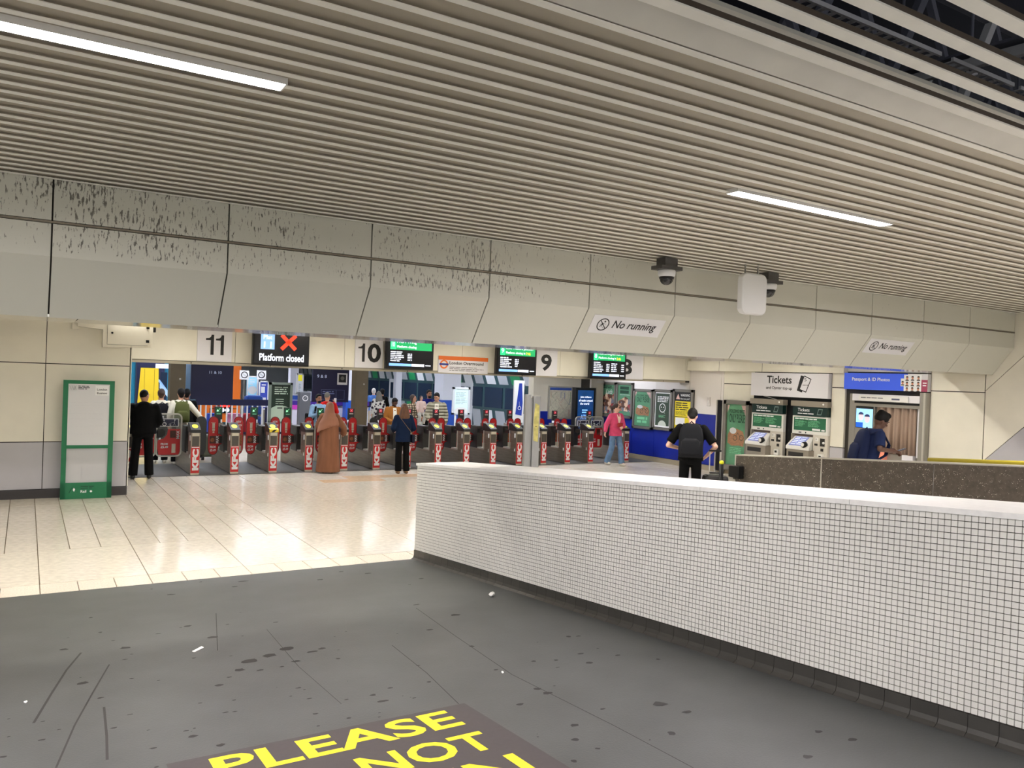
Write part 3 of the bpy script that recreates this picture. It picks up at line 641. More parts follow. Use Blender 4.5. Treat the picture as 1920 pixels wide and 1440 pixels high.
def folding(t, x0, x1, z0, z1, y, words=True):
    w = x1-x0; h = z1-z0; m_pk = mat('poster_pink', (196,164,158), .5); m_sand = mat('poster_sand', (150,108,76), .5, noise=(20,.2)); m_sky = mat('poster_sky', (196,198,198), .5)
    for a in (((0,.86),(.12,1),(0,1)), ((1,.80),(1,1),(.72,1),(.84,.9))): MB().prism([(x0+p*w, z0+q*h) for p, q in a], y-.001, y).ob('pink_corner', m_pk, t)
    MB().prism([(x0+.06*w+p*w*.88, z0+.30*h+q*h*.3) for p, q in ((.0,.15),(.25,0),(.7,.05),(.95,0),(1,.5),(.9,.85),(.5,1),(.15,.95),(0,.6))], y-.001, y).ob('sand_photo', m_sand, t)
    MB().prism([(x0+.33*w+.18*w*math.cos(i*.5236), z0+.56*h+.055*h*math.sin(i*.5236)) for i in range(12)], y-.002, y-.001).ob('pale_sky', m_sky, t)
    q = MB(); ring(q, x0+.45*w, z0+.44*h, .10*w, .02*w, y-.003, y-.002); ring(q, x0+.78*w, z0+.45*h, .10*w, .02*w, y-.003, y-.002)
    q.bar((x0+.45*w,y-.0025,z0+.44*h), (x0+.58*w,y-.0025,z0+.53*h), .012, .002); q.bar((x0+.58*w,y-.0025,z0+.53*h), (x0+.78*w,y-.0025,z0+.45*h), .012, .002); q.ob('bicycle_print', m_dgt, t)
    if words:
        text('FOLDING BIKES', m_dgt, t, x0+.12*w, x1-.08*w, z0+.865*h, z0+.925*h, y-.002, bold=.02); text('ONLY PLEASE', m_dgt, t, x0+.12*w, x1-.08*w, z0+.70*h, z0+.85*h, y-.002, bold=.02)
t, w, h = poster_case(18.62, 17.75, .92, 2.095, 'folding bikes poster in green, nearest the pink cardigan, left of the dark green notice'); sheet(t, w, h, m_dg)
folding(t, .085, w-.085, .085, h-.085, -.054); lines(t, m_lg, .2, w-.2, .16, .36, 2, -.0545, 21, ragged=.15, fill=.75)
t, w, h = poster_case(17.72, 16.92, .94, 2.11, 'dark green notice with white heading and round smiling speech symbol'); sheet(t, w, h, m_dk)
q = MB()
for a in ((.085,.11,.085,h-.085),(w-.11,w-.085,.085,h-.085),(.085,w-.085,h-.115,h-.085),(.085,w-.085,.085,.13)): q.box(a[0], a[1], -.057, -.054, a[2], a[3])
q.ob('white_border', M_wprint, t); lines(t, M_wprint, .18, w-.16, .80, .98, 4, -.0545, 31, ragged=.1, fill=.6)
q = MB(); ring(q, w/2, .64, .12, .022, -.056, -.054); q.prism(disc(w/2-.045,.66,.02,8), -.056, -.054); q.prism(disc(w/2+.045,.66,.02,8), -.056, -.054); q.bar((w/2-.05,-.055,.60), (w/2+.05,-.055,.60), .02, .002); q.bar((w/2+.05,-.055,.54), (w/2+.11,-.055,.49), .03, .002); q.ob('speech_symbol', M_wprint, t)
MB().prism([(w/2+.17*math.cos(PI*i/12), .13+.15*math.sin(PI*i/12)) for i in range(13)], -.056, -.054).ob('white_dome', mat('poster_pale', (206,212,200), .5), t); lines(t, m_lg, .25, w-.25, .36, .44, 3, -.0545, 4)
t, w, h = poster_case(16.89, 16.10, .965, 2.14, 'yellow and black warning poster behind the man with the black backpack'); sheet(t, w, h, mat('poster_yellow', (232,214,38), .4))
MB().box(.085, w-.085, -.056, -.054, h-.33, h-.085).ob('black_header', M_ink, t); text('WARNING', M_wprint, t, .30, w-.12, h-.20, h-.125, -.057, bold=.01); text('Have you paid?', M_wprint, t, .30, w-.13, h-.30, h-.235, -.057)
MB().prism([(.12,h-.28),(.28,h-.28),(.20,h-.13)], -.058, -.056).ob('hazard_triangle', mat('pale_pink', (232,190,180), .5), t)
lines(t, M_ink, .12, w-.12, .58, .82, 4, -.0545, 17, fill=.5); lines(t, M_ink, .12, w-.12, .44, .57, 4, -.0545, 18, fill=.35)
MB().box(.12, w-.3, -.057, -.054, .17, .38).ob('white_panel', M_wprint, t); MB().box(.1, w-.1, -.056, -.054, .40, .415).ob('black_rule', M_ink, t)
# switch on the wall
t = wall_thing('wall_switch', 'small white switch plate on the white wall above the blue dado', 'switch', 15.62, 1.72); MB().box(0, .12, -.03, 0, 0, .24).ob('plate', mat('switch_plate', (206,200,196), .4), t, bevel=.008); MB().box(.04, .08, -.038, -.03, .08, .16).ob('rocker', M_white, t)
# freestanding poster unit
t = wall_thing('poster_stand', 'grey poster unit with folding bikes poster beside the ticket machines', 'poster stand', 15.12, 0, .06)
MB().box(.04, .21, -.10, .0, .06, 1.90).ob('black_panel', M_black, t)
for x in (.0, .215): MB().box(x, x+.035, -.12, .0, .05, 1.91).ob('silver_rail', m_trim, t)
q = MB()
for a in ((.255,.34,.12,1.92),(1.0,1.09,.12,1.92),(.255,1.09,.12,.26),(.255,1.09,1.82,1.92)): q.box(a[0], a[1], -.11, .0, a[2], a[3])
q.ob('frame', M_alu, t); MB().box(.34, 1.0, -.06, -.03, .26, 1.82).ob('poster', m_dg, t); folding(t, .35, .99, .30, 1.80, -.06); lines(t, m_lg, .46, .88, .55, .72, 4, -.0605, 12, ragged=.1, fill=.3)
for x in (.02, .24, .6, 1.02): MB().tube((x,-.08,0), (x,-.08,.06), .028).ob('foot', m_trim, t)
# ticket machines
m_tm = mat('machine_cream', (206,200,188), .4); m_tmw = mat('machine_white', (232,230,224), .35); m_tmg = mat('machine_grey', (136,128,116), .45); m_thd = mat('machine_header_green', (8,40,36), .35); m_tin = mat('machine_info_green', (36,98,68), .4)
m_tsc = mat('machine_screen', (120,126,170), .3, emit=.55); m_hole = mat('dark_slot', (30,27,24), .6)
MB().box(15.705, 15.722, 11.72, 14.02, 0, 2.66).ob('recess_back', M_black, wr)
def ticket_machine(y0, label):
    t = wall_thing('ticket_machine', label, 'ticket machine', y0, 0, .02)
    W_ = 1.0
    MB().box(.02, W_-.02, 0, .02, 0, 1.9).ob('back_panel', m_tmg, t)
    MB().box(-.01, W_+.01, -.16, .02, 1.87, 2.0).ob('hood', m_tmg, t, bevel=.01); MB().tube((W_-.1,-.168,1.94), (W_-.1,-.16,1.94), .022).ob('lamp', M_white, t)
    hd = MB().box(.03, W_-.02, -.12, 0, 1.655, 1.865).ob('header', m_thd, t)
    text('Tickets', M_wprint, hd, .17, .50, 1.755, 1.83, -.121, bold=.012)
    lines(hd, M_wprint, .17, .62, 1.69, 1.725, 1, -.1205, 5, ragged=0, fill=.6)
    q = MB(); q.add([(.70,-.122,1.69),(.82,-.122,1.69),(.86,-.122,1.83),(.74,-.122,1.83)], [(0,1,2,3)]); q.ob('ticket_symbol', mat('symbol_grey', (120,140,134), .5), hd)
    MB().add([(.72,-.1235,1.71),(.81,-.1235,1.71),(.845,-.1235,1.81),(.755,-.1235,1.81)], [(0,1,2,3)]).ob('ticket_symbol', m_thd, hd)
    MB().box(.01, W_-.01, -.10, 0, 1.225, 1.65).ob('fascia', m_tmw, t, bevel=.008)
    ip = MB().box(.06, W_-.06, -.106, -.10, 1.31, 1.615).ob('info_panel', m_tin, t)
    lines(ip, M_wprint, .09, .70, 1.565, 1.60, 1, -.107, 11, ragged=0, fill=.75); lines(ip, m_lg, .09, .42, 1.40, 1.55, 6, -.107, 6, fill=.4); lines(ip, m_lg, .46, .80, 1.40, 1.55, 6, -.107, 7, fill=.4)
    MB().box(.58, .80, -.108, -.106, 1.325, 1.37).ob('white_label', M_wprint, ip); MB().box(.83, .92, -.108, -.106, 1.325, 1.36).ob('white_label', M_wprint, ip)
    for x in (.22, .26, .40): MB().tube((x,-.104,1.262), (x,-.098,1.262), .017).ob('sensor', M_black, t)
    MB().box(.60, W_-.01, -.09, 0, .0, 1.225).ob('column', m_tm, t)
    MB().box(.0, .04, -.12, 0, .85, 1.225).ob('cheek', m_tmg, t); MB().box(.04, .60, -.02, 0, .85, 1.225).ob('screen_recess', mat('recess_brown', (92,78,66), .6), t)
    MB().add([(.0,-.30,.86),(.66,-.30,.86),(.66,-.30,.93),(.0,-.30,.93),(.02,-.02,1.17),(.56,-.02,1.17),(.56,-.02,.86),(.02,-.02,.86)],
             [(0,1,2,3),(3,2,5,4),(4,5,6,7),(0,3,4,7),(1,6,5,2),(0,7,6,1)]).ob('console', m_tmw, t, bevel=.012)
    A = Vector((.07,-.282,.960)); B = Vector((.44,-.282,.960)); D = Vector((.11,-.045,1.160)); E_ = Vector((.47,-.045,1.160))
    scn = MB().add([A, B, E_, D, A+Vector((0,.02,-.03)), B+Vector((0,.02,-.03)), E_+Vector((0,.02,-.03)), D+Vector((0,.02,-.03))], [(0,1,2,3),(7,6,5,4),(0,4,5,1),(1,5,6,2),(2,6,7,3),(3,7,4,0)]).ob('touchscreen', m_tsc, t)
    q = MB()
    for i in range(5):
        f = (i+.6)/5.5
        for a_, b_ in ((.08,.45),(.52,.92)):
            l0 = A.lerp(D, f); r0 = B.lerp(E_, f); l1 = A.lerp(D, f+.08); r1 = B.lerp(E_, f+.08); up = Vector((0,-.004,.004))
            q.add([l0.lerp(r0, a_)+up, l0.lerp(r0, b_)+up, l1.lerp(r1, b_)+up, l1.lerp(r1, a_)+up], [(0,1,2,3)])
    q.ob('screen_buttons', mat('screen_button', (206,212,240), .4, emit=.7), scn)
    MB().tube((.52,-.33,.985), (.52,-.25,1.0), .068, n=20).ob('card_reader', M_black, t, True); MB().ell((.505,-.335,.995), (.045,.012,.05), 12, 8).ob('reader_face', m_tmw, t, True)
    MB().box(.02, .64, -.285, -.02, .05, .858).ob('cash_box', m_tmg, t, bevel=.01); MB().box(.08, .50, -.29, -.28, .70, .80).ob('ticket_tray', m_hole, t)
    MB().box(.67, .75, -.096, -.09, 1.09, 1.17).ob('coin_plate', m_tmw, t); MB().box(.69, .70, -.1, -.094, 1.11, 1.15).ob('coin_slot', m_hole, t)
    MB().box(.65, .73, -.1, -.088, .985, 1.03).ob('note_slot', m_hole, t)
    MB().box(.80, .92, -.1, -.088, .98, 1.16).ob('card_module', m_hole, t); MB().ell((.90,-.11,1.06), .028, 10, 8).ob('green_button', m_tmw, t)
    MB().box(.82, .89, -.1, -.088, .865, .93).ob('receipt_slot', m_hole, t)
    MB().box(.79, .92, -.17, -.088, .66, .80).ob('chip_reader', m_tmw, t, bevel=.012); MB().box(.83, .89, -.175, -.168, .72, .77).ob('reader_slot', m_hole, t)
    return t
ticket_machine(13.97, 'white and green ticket machine next to the grey poster unit, left of the pair')
ticket_machine(12.72, 'white and green ticket machine nearer the photo booth, right of the pair')
# tickets sign
t = wall_thing('tickets_sign', 'white Tickets and Oyster top-up sign above the two ticket machines', 'sign', 14.0, 2.075, .0); 
MB().box(0, 2.26, -.14, 0, 0, .57).ob('board', M_sign, t); text('Tickets', M_ink, t, .50, 1.24, .315, .50, -.141, bold=.02); text('and Oyster top-up', M_ink, t, .48, 1.26, .15, .245, -.141, bold=.014)
q = MB(); q.add([(1.40,-.1425,.16),(1.55,-.1425,.12),(1.64,-.1425,.49),(1.50,-.1425,.52)], [(0,1,2,3)]); q.add([(1.46,-.144,.19),(1.66,-.144,.12),(1.80,-.144,.44),(1.60,-.144,.52)], [(0,1,2,3)]); q.ob('ticket_symbol', M_ink, t)
MB().add([(1.49,-.1455,.20),(1.65,-.1455,.145),(1.775,-.1455,.43),(1.605,-.1455,.495)], [(0,1,2,3)]).ob('ticket_face', M_sign, t)
text('5', M_ink, t, 1.60, 1.665, .385, .455, -.1465); lines(t, M_ink, 1.56, 1.74, .28, .31, 1, -.146, 3, ragged=0)
MB().tube((.35,-.07,0), (.8,-.05,-.09), .008).ob('hanging_cable', M_white, t)
# passport sign
t = wall_thing('passport_sign', 'blue Passport and ID Photos sign above the photo booth', 'sign', 11.35, 2.315, .0)
m_pb = mat('sign_blue', (52,86,210), .4, emit=.25); MB().box(0, 1.50, -.12, 0, 0, .36).ob('blue_panel', m_pb, t); MB().box(1.50, 1.93, -.12, 0, 0, .36).ob('white_panel', M_sign, t)
text('Passport & ID Photos', M_wprint, t, .20, 1.10, .17, .265, -.121, bold=.02)
m_face = mat('print_skin', (206,140,112), .5); m_hair = mat('print_hair', (70,60,56), .5)
for j, (x0, x1, z0, z1, nx) in enumerate(((1.42,1.56,.0,.34,1),(1.545,1.80,.0,.345,2),(1.35,1.44,.10,.26,1))):
    MB().box(x0, x1, -.123-.001*j, -.12, z0, z1).ob('photo_strip', M_wprint, t)
    for i in range(nx):
        for k in range(3 if j < 2 else 1):
            cx = x0+(i+.5)*(x1-x0)/nx; cz = (z1-.07-k*.115) if j < 2 else .17; y = -.1245-.001*j
            MB().prism([(cx+.024*math.cos(a), cz+.03*math.sin(a)) for a in [i_*.628 for i_ in range(10)]]+[], y-.001, y).ob('portrait', m_face, t)
            MB().prism([(cx-.027,cz+.012),(cx+.027,cz+.012),(cx+.018,cz+.04),(cx-.018,cz+.04)], y-.002, y-.001).ob('portrait_hair', m_hair, t)
            MB().prism([(cx-.04,cz-.055),(cx+.04,cz-.055),(cx+.028,cz-.03),(cx-.028,cz-.03)], y-.002, y).ob('portrait_collar', m_hair, t)
MB().box(1.80, 1.93, -.124, -.12, .0, .24).ob('passport_cover', mat('passport_maroon', (160,60,92), .5), t); lines(t, M_wprint, 1.83, 1.91, .10, .20, 2, -.1245, 2, ragged=0)
# photo booth
t = wall_thing('photo_booth', 'photo booth with beige curtain and lit screen under the blue sign', 'photo booth', 11.20, 0, .0); m_bs = mat('booth_steel', (150,146,138), .35, .5); W_ = 1.78
MB().box(0, W_, .0, .02, .0, 2.22).ob('back_panel', m_bs, t)
MB().box(0, .14, -.10, 0, 0, 2.22).ob('left_jamb', m_bs, t); MB().box(W_-.14, W_, -.14, 0, 0, 2.29).ob('right_jamb', m_bs, t); MB().box(W_-.06, W_-.02, -.145, -.14, .0, 2.29).ob('right_rail', m_trim, t)
MB().box(.10, W_-.13, -.16, 0, 2.07, 2.22).ob('header_panel', M_sign, t, bevel=.006); MB().box(.28, W_-.36, -.20, -.16, 2.075, 2.20).ob('header_light', M_white, t, bevel=.008)
lines(t, mat('grey_print', (120,120,124), .6), .34, .86, 2.125, 2.165, 1, -.201, 3, ragged=0); MB().box(1.06, 1.24, -.203, -.20, 2.115, 2.15).ob('header_badge', mat('badge_slate', (80,86,110), .5), t)
MB().box(.13, W_-.13, -.12, 0, 2.02, 2.065).ob('black_gap', M_black, t); MB().box(.13, W_-.13, -.11, 0, 1.955, 2.02).ob('top_rail', m_bs, t)
MB().box(.14, .60, -.09, 0, 0, 1.955).ob('left_panel', m_bs, t)
MB().box(.16, .58, -.095, -.09, 1.48, 1.955).ob('screen_bezel', M_black, t)
s = MB().box(.17, .57, -.098, -.095, 1.49, 1.90).ob('display', mat('booth_display', (150,205,250), .3, emit=.9), t)
for cx, cz, mm in ((.29,1.72,'a'),(.44,1.68,'b')):
    MB().prism([(cx+.062*math.cos(i*.52), cz+.085*math.sin(i*.52)) for i in range(12)], -.1, -.098).ob('portrait', mat('screen_skin', (226,206,214), .4, emit=.5), s)
    MB().prism([(cx-.066,cz+.05),(cx+.066,cz+.05),(cx+.055,cz+.085),(cx+.02,cz+.105),(cx-.02,cz+.105),(cx-.055,cz+.085)], -.102, -.1).ob('portrait_hair', mat('screen_dark', (40,60,110), .4), s)
MB().box(.17, .34, -.1, -.098, 1.49, 1.60).ob('portrait_shirt', mat('screen_shirt', (20,90,200), .4, emit=.5), s)
q = MB(); top = []; bot = []
n = 90
for i in range(n+1):
    f = i/n; x = .64+f*.90; y = -.055+.040*math.sin(f*PI*11)+.014*math.sin(f*PI*31+1); top.append((x, y, 1.955)); bot.append((x+.01*math.sin(f*9), y*1.1, .98))
q.add(top+bot, [(i, i+1, n+1+i+1, n+1+i) for i in range(n)]); o = q.ob('curtain', mat('beige_curtain', (156,134,118), .8), t, True); o.modifiers.new('thick', 'SOLIDIFY').thickness = .004
MB().tube((.60,-.05,1.965), (1.62,-.05,1.965), .012).ob('curtain_rod', m_trim, t)
MB().box(1.55, 1.64, -.05, 0, .95, 1.955).ob('bright_edge', M_sign, t)
MB().box(.60, 1.64, -.03, 0, 0, .97).ob('lower_panel', m_bs, t); MB().box(.66, .90, -.14, -.03, .82, 1.02).ob('pink_leaflet_box', mat('leaflet_pink', (240,150,124), .5), t); MB().box(1.30, 1.54, -.14, -.03, .80, .985).ob('white_leaflet_box', M_sign, t)
# ================================================================== THINGS ON THE CONCOURSE FLOOR
p0 = on_flo = P('z', 0, 112, 935); t = thing('notice_board', 'green framed freestanding notice board with handwritten white sheet by the left wall', 'notice board', (.535, 15.20, 0), -.02)
m_gf = mat('board_green', (6,106,66), .4); Wb = .765; Hb = 1.985
for n_, a in (('left_post',(0,.075,0,Hb)),('right_post',(Wb-.075,Wb,0,Hb)),('top_rail',(.075,Wb-.075,Hb-.06,Hb)),('middle_rail',(.075,Wb-.075,.845,.90)),('foot_panel',(0,Wb,0,.27))): MB().box(a[0], a[1], -.06, 0, a[2], a[3]).ob(n_, m_gf, t)
MB().box(.075, Wb-.075, -.055, -.02, .90, Hb-.06).ob('whiteboard', mat('whiteboard', (216,216,218), .25), t)
MB().box(.075, Wb-.075, -.03, -.02, .27, .845).ob('lower_pane', mat('clear_pane', (188,188,190), .15), t)
q = MB()
for k, (x, z) in enumerate(((.09,1.86),(.125,1.86),(.16,1.86))): q.bar((x,-.057,1.895), (x+.03,-.057,1.825), .016, .002)
q.bar((.155,-.057,1.825), (.185,-.057,1.895), .016, .002); q.ob('logo', M_ink, t); lines(t, M_ink, .22, .40, 1.83, 1.90, 3, -.0555, 4, fill=.5)
MB().box(.475, .675, -.057, -.055, 1.74, 1.905).ob('station_label', M_wprint, t); text('London', M_ink, t, .50, .65, 1.82, 1.855, -.058, bold=.012); text('Euston', M_ink, t, .50, .65, 1.76, 1.795, -.058, bold=.012)
q = MB(); r_ = random.Random(2)
for k, z in enumerate((1.62, 1.56, 1.43, 1.34, 1.22, 1.09)):
    x = .10
    while x < .66-.1*r_.random(): w_ = r_.uniform(.03,.09); q.bar((x,-.056,z+r_.uniform(-.006,.006)), (x+w_,-.056,z+r_.uniform(-.006,.006)), .007, .001); x += w_+.02
stuff(q.ob('handwriting', mat('faint_ink', (176,178,184), .6), t))
q = MB(); q.bar((.13,-.062,.10), (.18,-.062,.20), .035, .002); q.ob('foot_logo', M_ink, t); MB().prism([(.185,.15),(.205,.12),(.22,.16),(.20,.19)], -.063, -.06).ob('foot_logo', M_wprint, t)
text('Rail', M_wprint, t, .30, .385, .10, .145, -.061, bold=.02); MB().prism(disc(.455,.12,.018,10), -.063, -.06).ob('foot_print', M_wprint, t); lines(t, mat('board_dark_print', (4,66,42), .5), .30, .55, .16, .22, 2, -.061, 5)
# belt post and suitcase
p = at_w(1353, 867, 12.7); t = thing('belt_post', 'black queue barrier post with yellow head beside the suitcase', 'barrier post', (p.x, p.y, 0))
MB().tube((0,0,0), (0,0,.015), .16, n=20).ob('base', M_black, t); MB().tube((0,0,.015), (0,0,p.z-.03), .033, n=16).ob('pole', M_black, t, True); MB().ell((0,0,p.z), (.038,.038,.034), 14, 8).ob('yellow_head', mat('post_yellow', (226,226,30), .4), t, True)
p = at_w(1349, 900, 13.6); t = thing('suitcase', 'black wheeled suitcase with raised handle next to the man in black', 'suitcase', (p.x, p.y+.1, 0), -.5)
MB().box(-.21, .21, -.13, .13, .06, .76).ob('shell', mat('case_black', (16,15,16), .4), t, bevel=.06)
for k in range(5): MB().box(-.15+k*.075-.008, -.15+k*.075+.008, -.137, -.12, .12, .62).ob('rib', M_black, t)
for s in (-.09, .09): MB().tube((s,.06,.74), (s,.06,1.16), .010).ob('handle_rod', m_trim, t)
MB().box(-.105, .105, .045, .075, 1.15, 1.18).ob('handle_grip', M_black, t); MB().tube((-.1,0,.79), (.1,0,.79), .014).ob('carry_handle', M_black, t)
for sx in (-.16, .16):
    for sy in (-.09, .09): MB().tube((sx-.015,sy,.03), (sx+.015,sy,.03), .03, n=14).ob('wheel', M_black, t)
# ================================================================== TICKET GATES
GXS = [1.783,3.083,3.885,4.706,5.506,6.333,7.133,7.928,8.743,9.535,10.312,11.105,11.879,12.665,13.445,14.72]
GY = 17.75
m_side = mat('gate_steel', (150,140,126), .32, .75, noise=((2,2,30), .15)); m_cap = mat('gate_cap_black', (30,29,27), .35); m_mid = mat('gate_panel_grey', (72,66,58), .4); m_oval = mat('reader_yellow', (236,224,60), .4, emit=.15)
m_strip = mat('gate_pale_strip', (206,198,178), .4); m_pad = mat('paddle_red', (196,22,26), .35); m_pade = mat('paddle_edge', (92,12,16), .4); m_padk = mat('paddle_black', (36,38,38), .4)
m_gs = mat('gate_screen_green', (6,60,36), .3, emit=.3); m_ga = mat('gate_arrow', (170,255,190), .4, emit=.9); m_gx = mat('gate_cross_back', (190,24,44), .4, emit=.35); m_food = mat('print_food', (150,84,44), .5, noise=(30,.4)); m_burg = mat('print_brown', (80,36,26), .5, noise=(40,.5))
def paddle_poly(s):          # s=+1 bulges to +x
    pts = [(-.115*s, .46), (-.115*s, 1.06)]
    pts += [(.105*math.cos(a)*s*-1, 1.08+.105*math.sin(a)) for a in [PI*i/10 for i in range(1, 10)]]
    pts += [(.105*s,1.06),(.105*s,.80),(.16*s,.775),(.20*s,.75),(.20*s,.56),(.15*s,.55),(.115*s,.51),(.10*s,.42)]
    pts += [(.10*math.cos(a)*s, .42-.10*math.sin(a)) for a in [PI*i/8 for i in range(1, 8)]] + [(-.105*s,.42)]
    return pts
def scale_poly(p, f):
    cx = sum(a for a, _ in p)/len(p); cz = .76
    return [((a-cx*0)*f, cz+(b-cz)*(1-(1-f)*.35)) for a, b in p]
def make_gate(x, i, label, state, left='red', right='red', wide=None):
    t = thing('ticket_gate', label, 'ticket gate', (x, GY, 0), 0, 'row of ticket gates')
    MB().box(-.095, .095, .0, .30, .02, .93).ob('front_body', m_side, t, bevel=.006)
    MB().box(-.095, .095, .28, 1.75, .02, .40).ob('plinth', m_side, t); MB().box(-.06, .06, .30, 1.75, .40, .43).ob('sill', m_trim, t)
    MB().box(-.095, .095, 1.72, 1.98, .02, .98).ob('rear_body', m_side, t, bevel=.006)
    MB().box(-.085, .085, .72, 1.18, .40, .98).ob('motor_housing', m_cap, t, bevel=.01)
    for y in (.42, 1.5): MB().tube((-.05,y,.42), (-.05,y,.9), .014).ob('stay', m_trim, t)
    MB().box(-.03, .03, .28, .75, .80, .90).ob('top_rail', m_cap, t); MB().box(-.03, .03, 1.15, 1.75, .80, .90).ob('top_rail', m_cap, t)
    k = MB().box(-.082, .082, -.014, 0, .045, .60).ob('promo_panel', m_pad, t)
    text('KFC', M_wprint, k, -.058, .07, .10, .55, -.0145, bold=.065, rot=90); MB().box(-.075, .075, -.016, -.014, .575, .59).ob('white_rule', M_wprint, k)
    MB().box(-.085, .085, -.018, 0, .0, .045).ob('kick_strip', m_strip, t)
    MB().box(-.068, .068, -.012, 0, .605, .815).ob('grey_panel', m_mid, t); MB().box(-.07, .07, -.016, 0, .82, .885).ob('pale_strip', m_strip, t)
    MB().add([(-.1,-.02,.89),(.1,-.02,.89),(.1,.40,.89),(-.1,.40,.89),(-.1,-.02,.955),(.1,-.02,.955),(.1,.26,1.085),(-.1,.26,1.085),(.1,.40,1.085),(-.1,.40,1.085)],
             [(0,1,5,4),(4,5,6,7),(7,6,8,9),(9,8,2,3),(0,3,2,1),(0,4,7,9,3),(1,2,8,6,5)]).ob('reader_head', m_cap, t, bevel=.006)
    o = MB().add([(.062*math.cos(a), .12+.085*math.sin(a), 0) for a in [i_*.4488 for i_ in range(14)]], [tuple(range(14))]).ob('reader_pad', m_oval, t); o.location = (0,0,.957+.0); o.data.transform(Matrix.Translation((0,.12,.065)) @ Matrix.Rotation(math.atan2(.13,.28), 4, 'X') @ Matrix.Translation((0,-.12,0)))
    MB().box(-.105, -.095, .05, .09, .72, .83).ob('side_lamp', M_wprint, t); MB().box(-.104, -.094, .05, .08, .36, .43).ob('side_sensor', M_wprint, t)
    # rear post with display
    MB().box(-.05, .05, 1.80, 1.90, .98, 1.08).ob('display_post', m_cap, t)
    d = MB().box(-.085, .085, 1.80, 1.86, 1.06, 1.36).ob('display', m_cap, t, bevel=.006)
    if state == 'arrow':
        MB().box(-.07, .07, 1.797, 1.80, 1.17, 1.34).ob('display_face', m_gs, d)
        q = MB(); q.bar((.035,1.795,1.325), (-.02,1.795,1.27), .02, .002); q.add([(-.045,1.794,1.245),(.01,1.794,1.255),(-.035,1.794,1.30)], [(0,1,2)]); q.ob('arrow', m_ga, d); MB().box(-.045, .045, 1.794, 1.797, 1.185, 1.20).ob('display_line', m_lg, d)
    else:
        MB().box(-.04, .04, 1.797, 1.80, 1.26, 1.34).ob('cross_field', m_gx, d)
        q = MB(); q.bar((-.025,1.794,1.275), (.025,1.794,1.325), .014, .002); q.bar((.025,1.794,1.275), (-.025,1.794,1.325), .014, .002); q.ob('cross', M_wprint, d); MB().box(-.05, .05, 1.796, 1.80, 1.21, 1.225).ob('display_line', m_strip, d)
    MB().box(-.12, -.07, 1.74, 1.78, 1.0, 1.06).ob('rear_lamp', M_wprint, t)
    # paddles: left of the cabinet ("MAX" side) and right of it ("lunch" side)
    for side, kind in ((-1, left), (1, right)):
        if not kind: continue
        pp = paddle_poly(-side); cx = side*.27
        poly = [(cx+a, b) for a, b in pp]; inner = [(cx+a*.88, .73+(b-.73)*.965) for a, b in pp]
        pd = MB().prism(poly, .93, .95).ob('paddle', m_pade if kind == 'red' else m_padk, t)
        MB().box(min(side*.08, side*.13), max(side*.08, side*.13), .925, .955, .58, .74).ob('hinge', m_cap, t)
        if kind != 'red': continue
        MB().prism(inner, .927, .93).ob('promo_sheet', m_pad, pd)
        y = .9265
        if side < 0:
            MB().box(cx-.055, cx+.04, y-.001, y, 1.035, 1.045).ob('print', m_strip, pd); q = MB()
            for z0, z1, a, b in ((.92,1.03,-.03,.025),(.86,.91,-.028,.028),(.81,.85,-.02,.02)): q.box(cx+a, cx+b, y-.001, y, z0, z1)
            q.ob('print', m_strip, pd)
            MB().box(cx-.08, cx+.16, y-.0012, y, .575, .745).ob('burger_print', m_burg, pd); MB().prism([(cx-.02+.045*math.cos(a), .655+.05*math.sin(a)) for a in [i_*.628 for i_ in range(10)]], y-.002, y-.001).ob('burger_print', m_food, pd)
            text('MAX', M_wprint, pd, cx+.055, cx+.115, .58, .755, y-.002, bold=.04, rot=90)
            text('FROM', M_wprint, pd, cx-.065, cx+.055, .475, .525, y-.001, bold=.03); text('£5.49', M_wprint, pd, cx-.065, cx+.06, .40, .455, y-.001, bold=.03)
        else:
            for j, s in enumerate(('NEW', 'LUNCH', 'MEAL', 'DEAL')): text(s, M_wprint, pd, cx-.07+(.015 if j != 1 else 0), cx+.07-(.015 if j != 1 else 0), 1.035-j*.075, 1.09-j*.075, y-.001, bold=.02)
            MB().box(cx-.085, cx+.085, y-.001, y, .545, .77).ob('meal_print', m_food, pd); MB().box(cx-.07, cx+.07, y-.001, y, .40, .52).ob('meal_print', m_strip, pd)
    # wide-aisle paddle: metal hoop with a clear pane, pictogram plate and red sheet
    if wide:
        s = wide; x0, x1 = (-.64, -.14) if s < 0 else (.14, .64)
        out = rounded(x1-x0, .92, .09, (x0+x1)/2, .77); cx = (x0+x1)/2
        q = MB(); n = len(out)
        for a, b in zip(out, out[1:]+out[:1]): q.bar((a[0],.94,a[1]), (b[0],.94,b[1]), .03, .03)
        h = q.ob('wide_paddle', m_trim, t)
        MB().prism(rounded(x1-x0-.03, .89, .08, cx, .77), .936, .944).ob('clear_pane', mat('clear_glass', (200,206,204), .08, alpha=.18), h)
        MB().prism([(cx-.20,.34),(cx+.20,.34),(cx+.23,.42),(cx+.23,.90),(cx-.02,.90),(cx-.04,.78),(cx-.10,.70),(cx-.22,.66),(cx-.23,.5)], .928, .935).ob('promo_sheet', m_pad, h)
        MB().prism([(cx-.25,.70),(cx-.14,.72),(cx-.08,.78),(cx-.08,.86),(cx-.14,.90),(cx-.25,.90)], .925, .934).ob('hand_cutout', M_black, h)
        MB().box(cx-.19, cx+.19, .922, .936, .955, 1.13).ob('sign_plate', M_wprint, h); MB().box(cx-.175, cx+.175, .919, .922, .97, 1.115).ob('sign_field', mat('pictogram_navy', (14,16,50), .4), h)
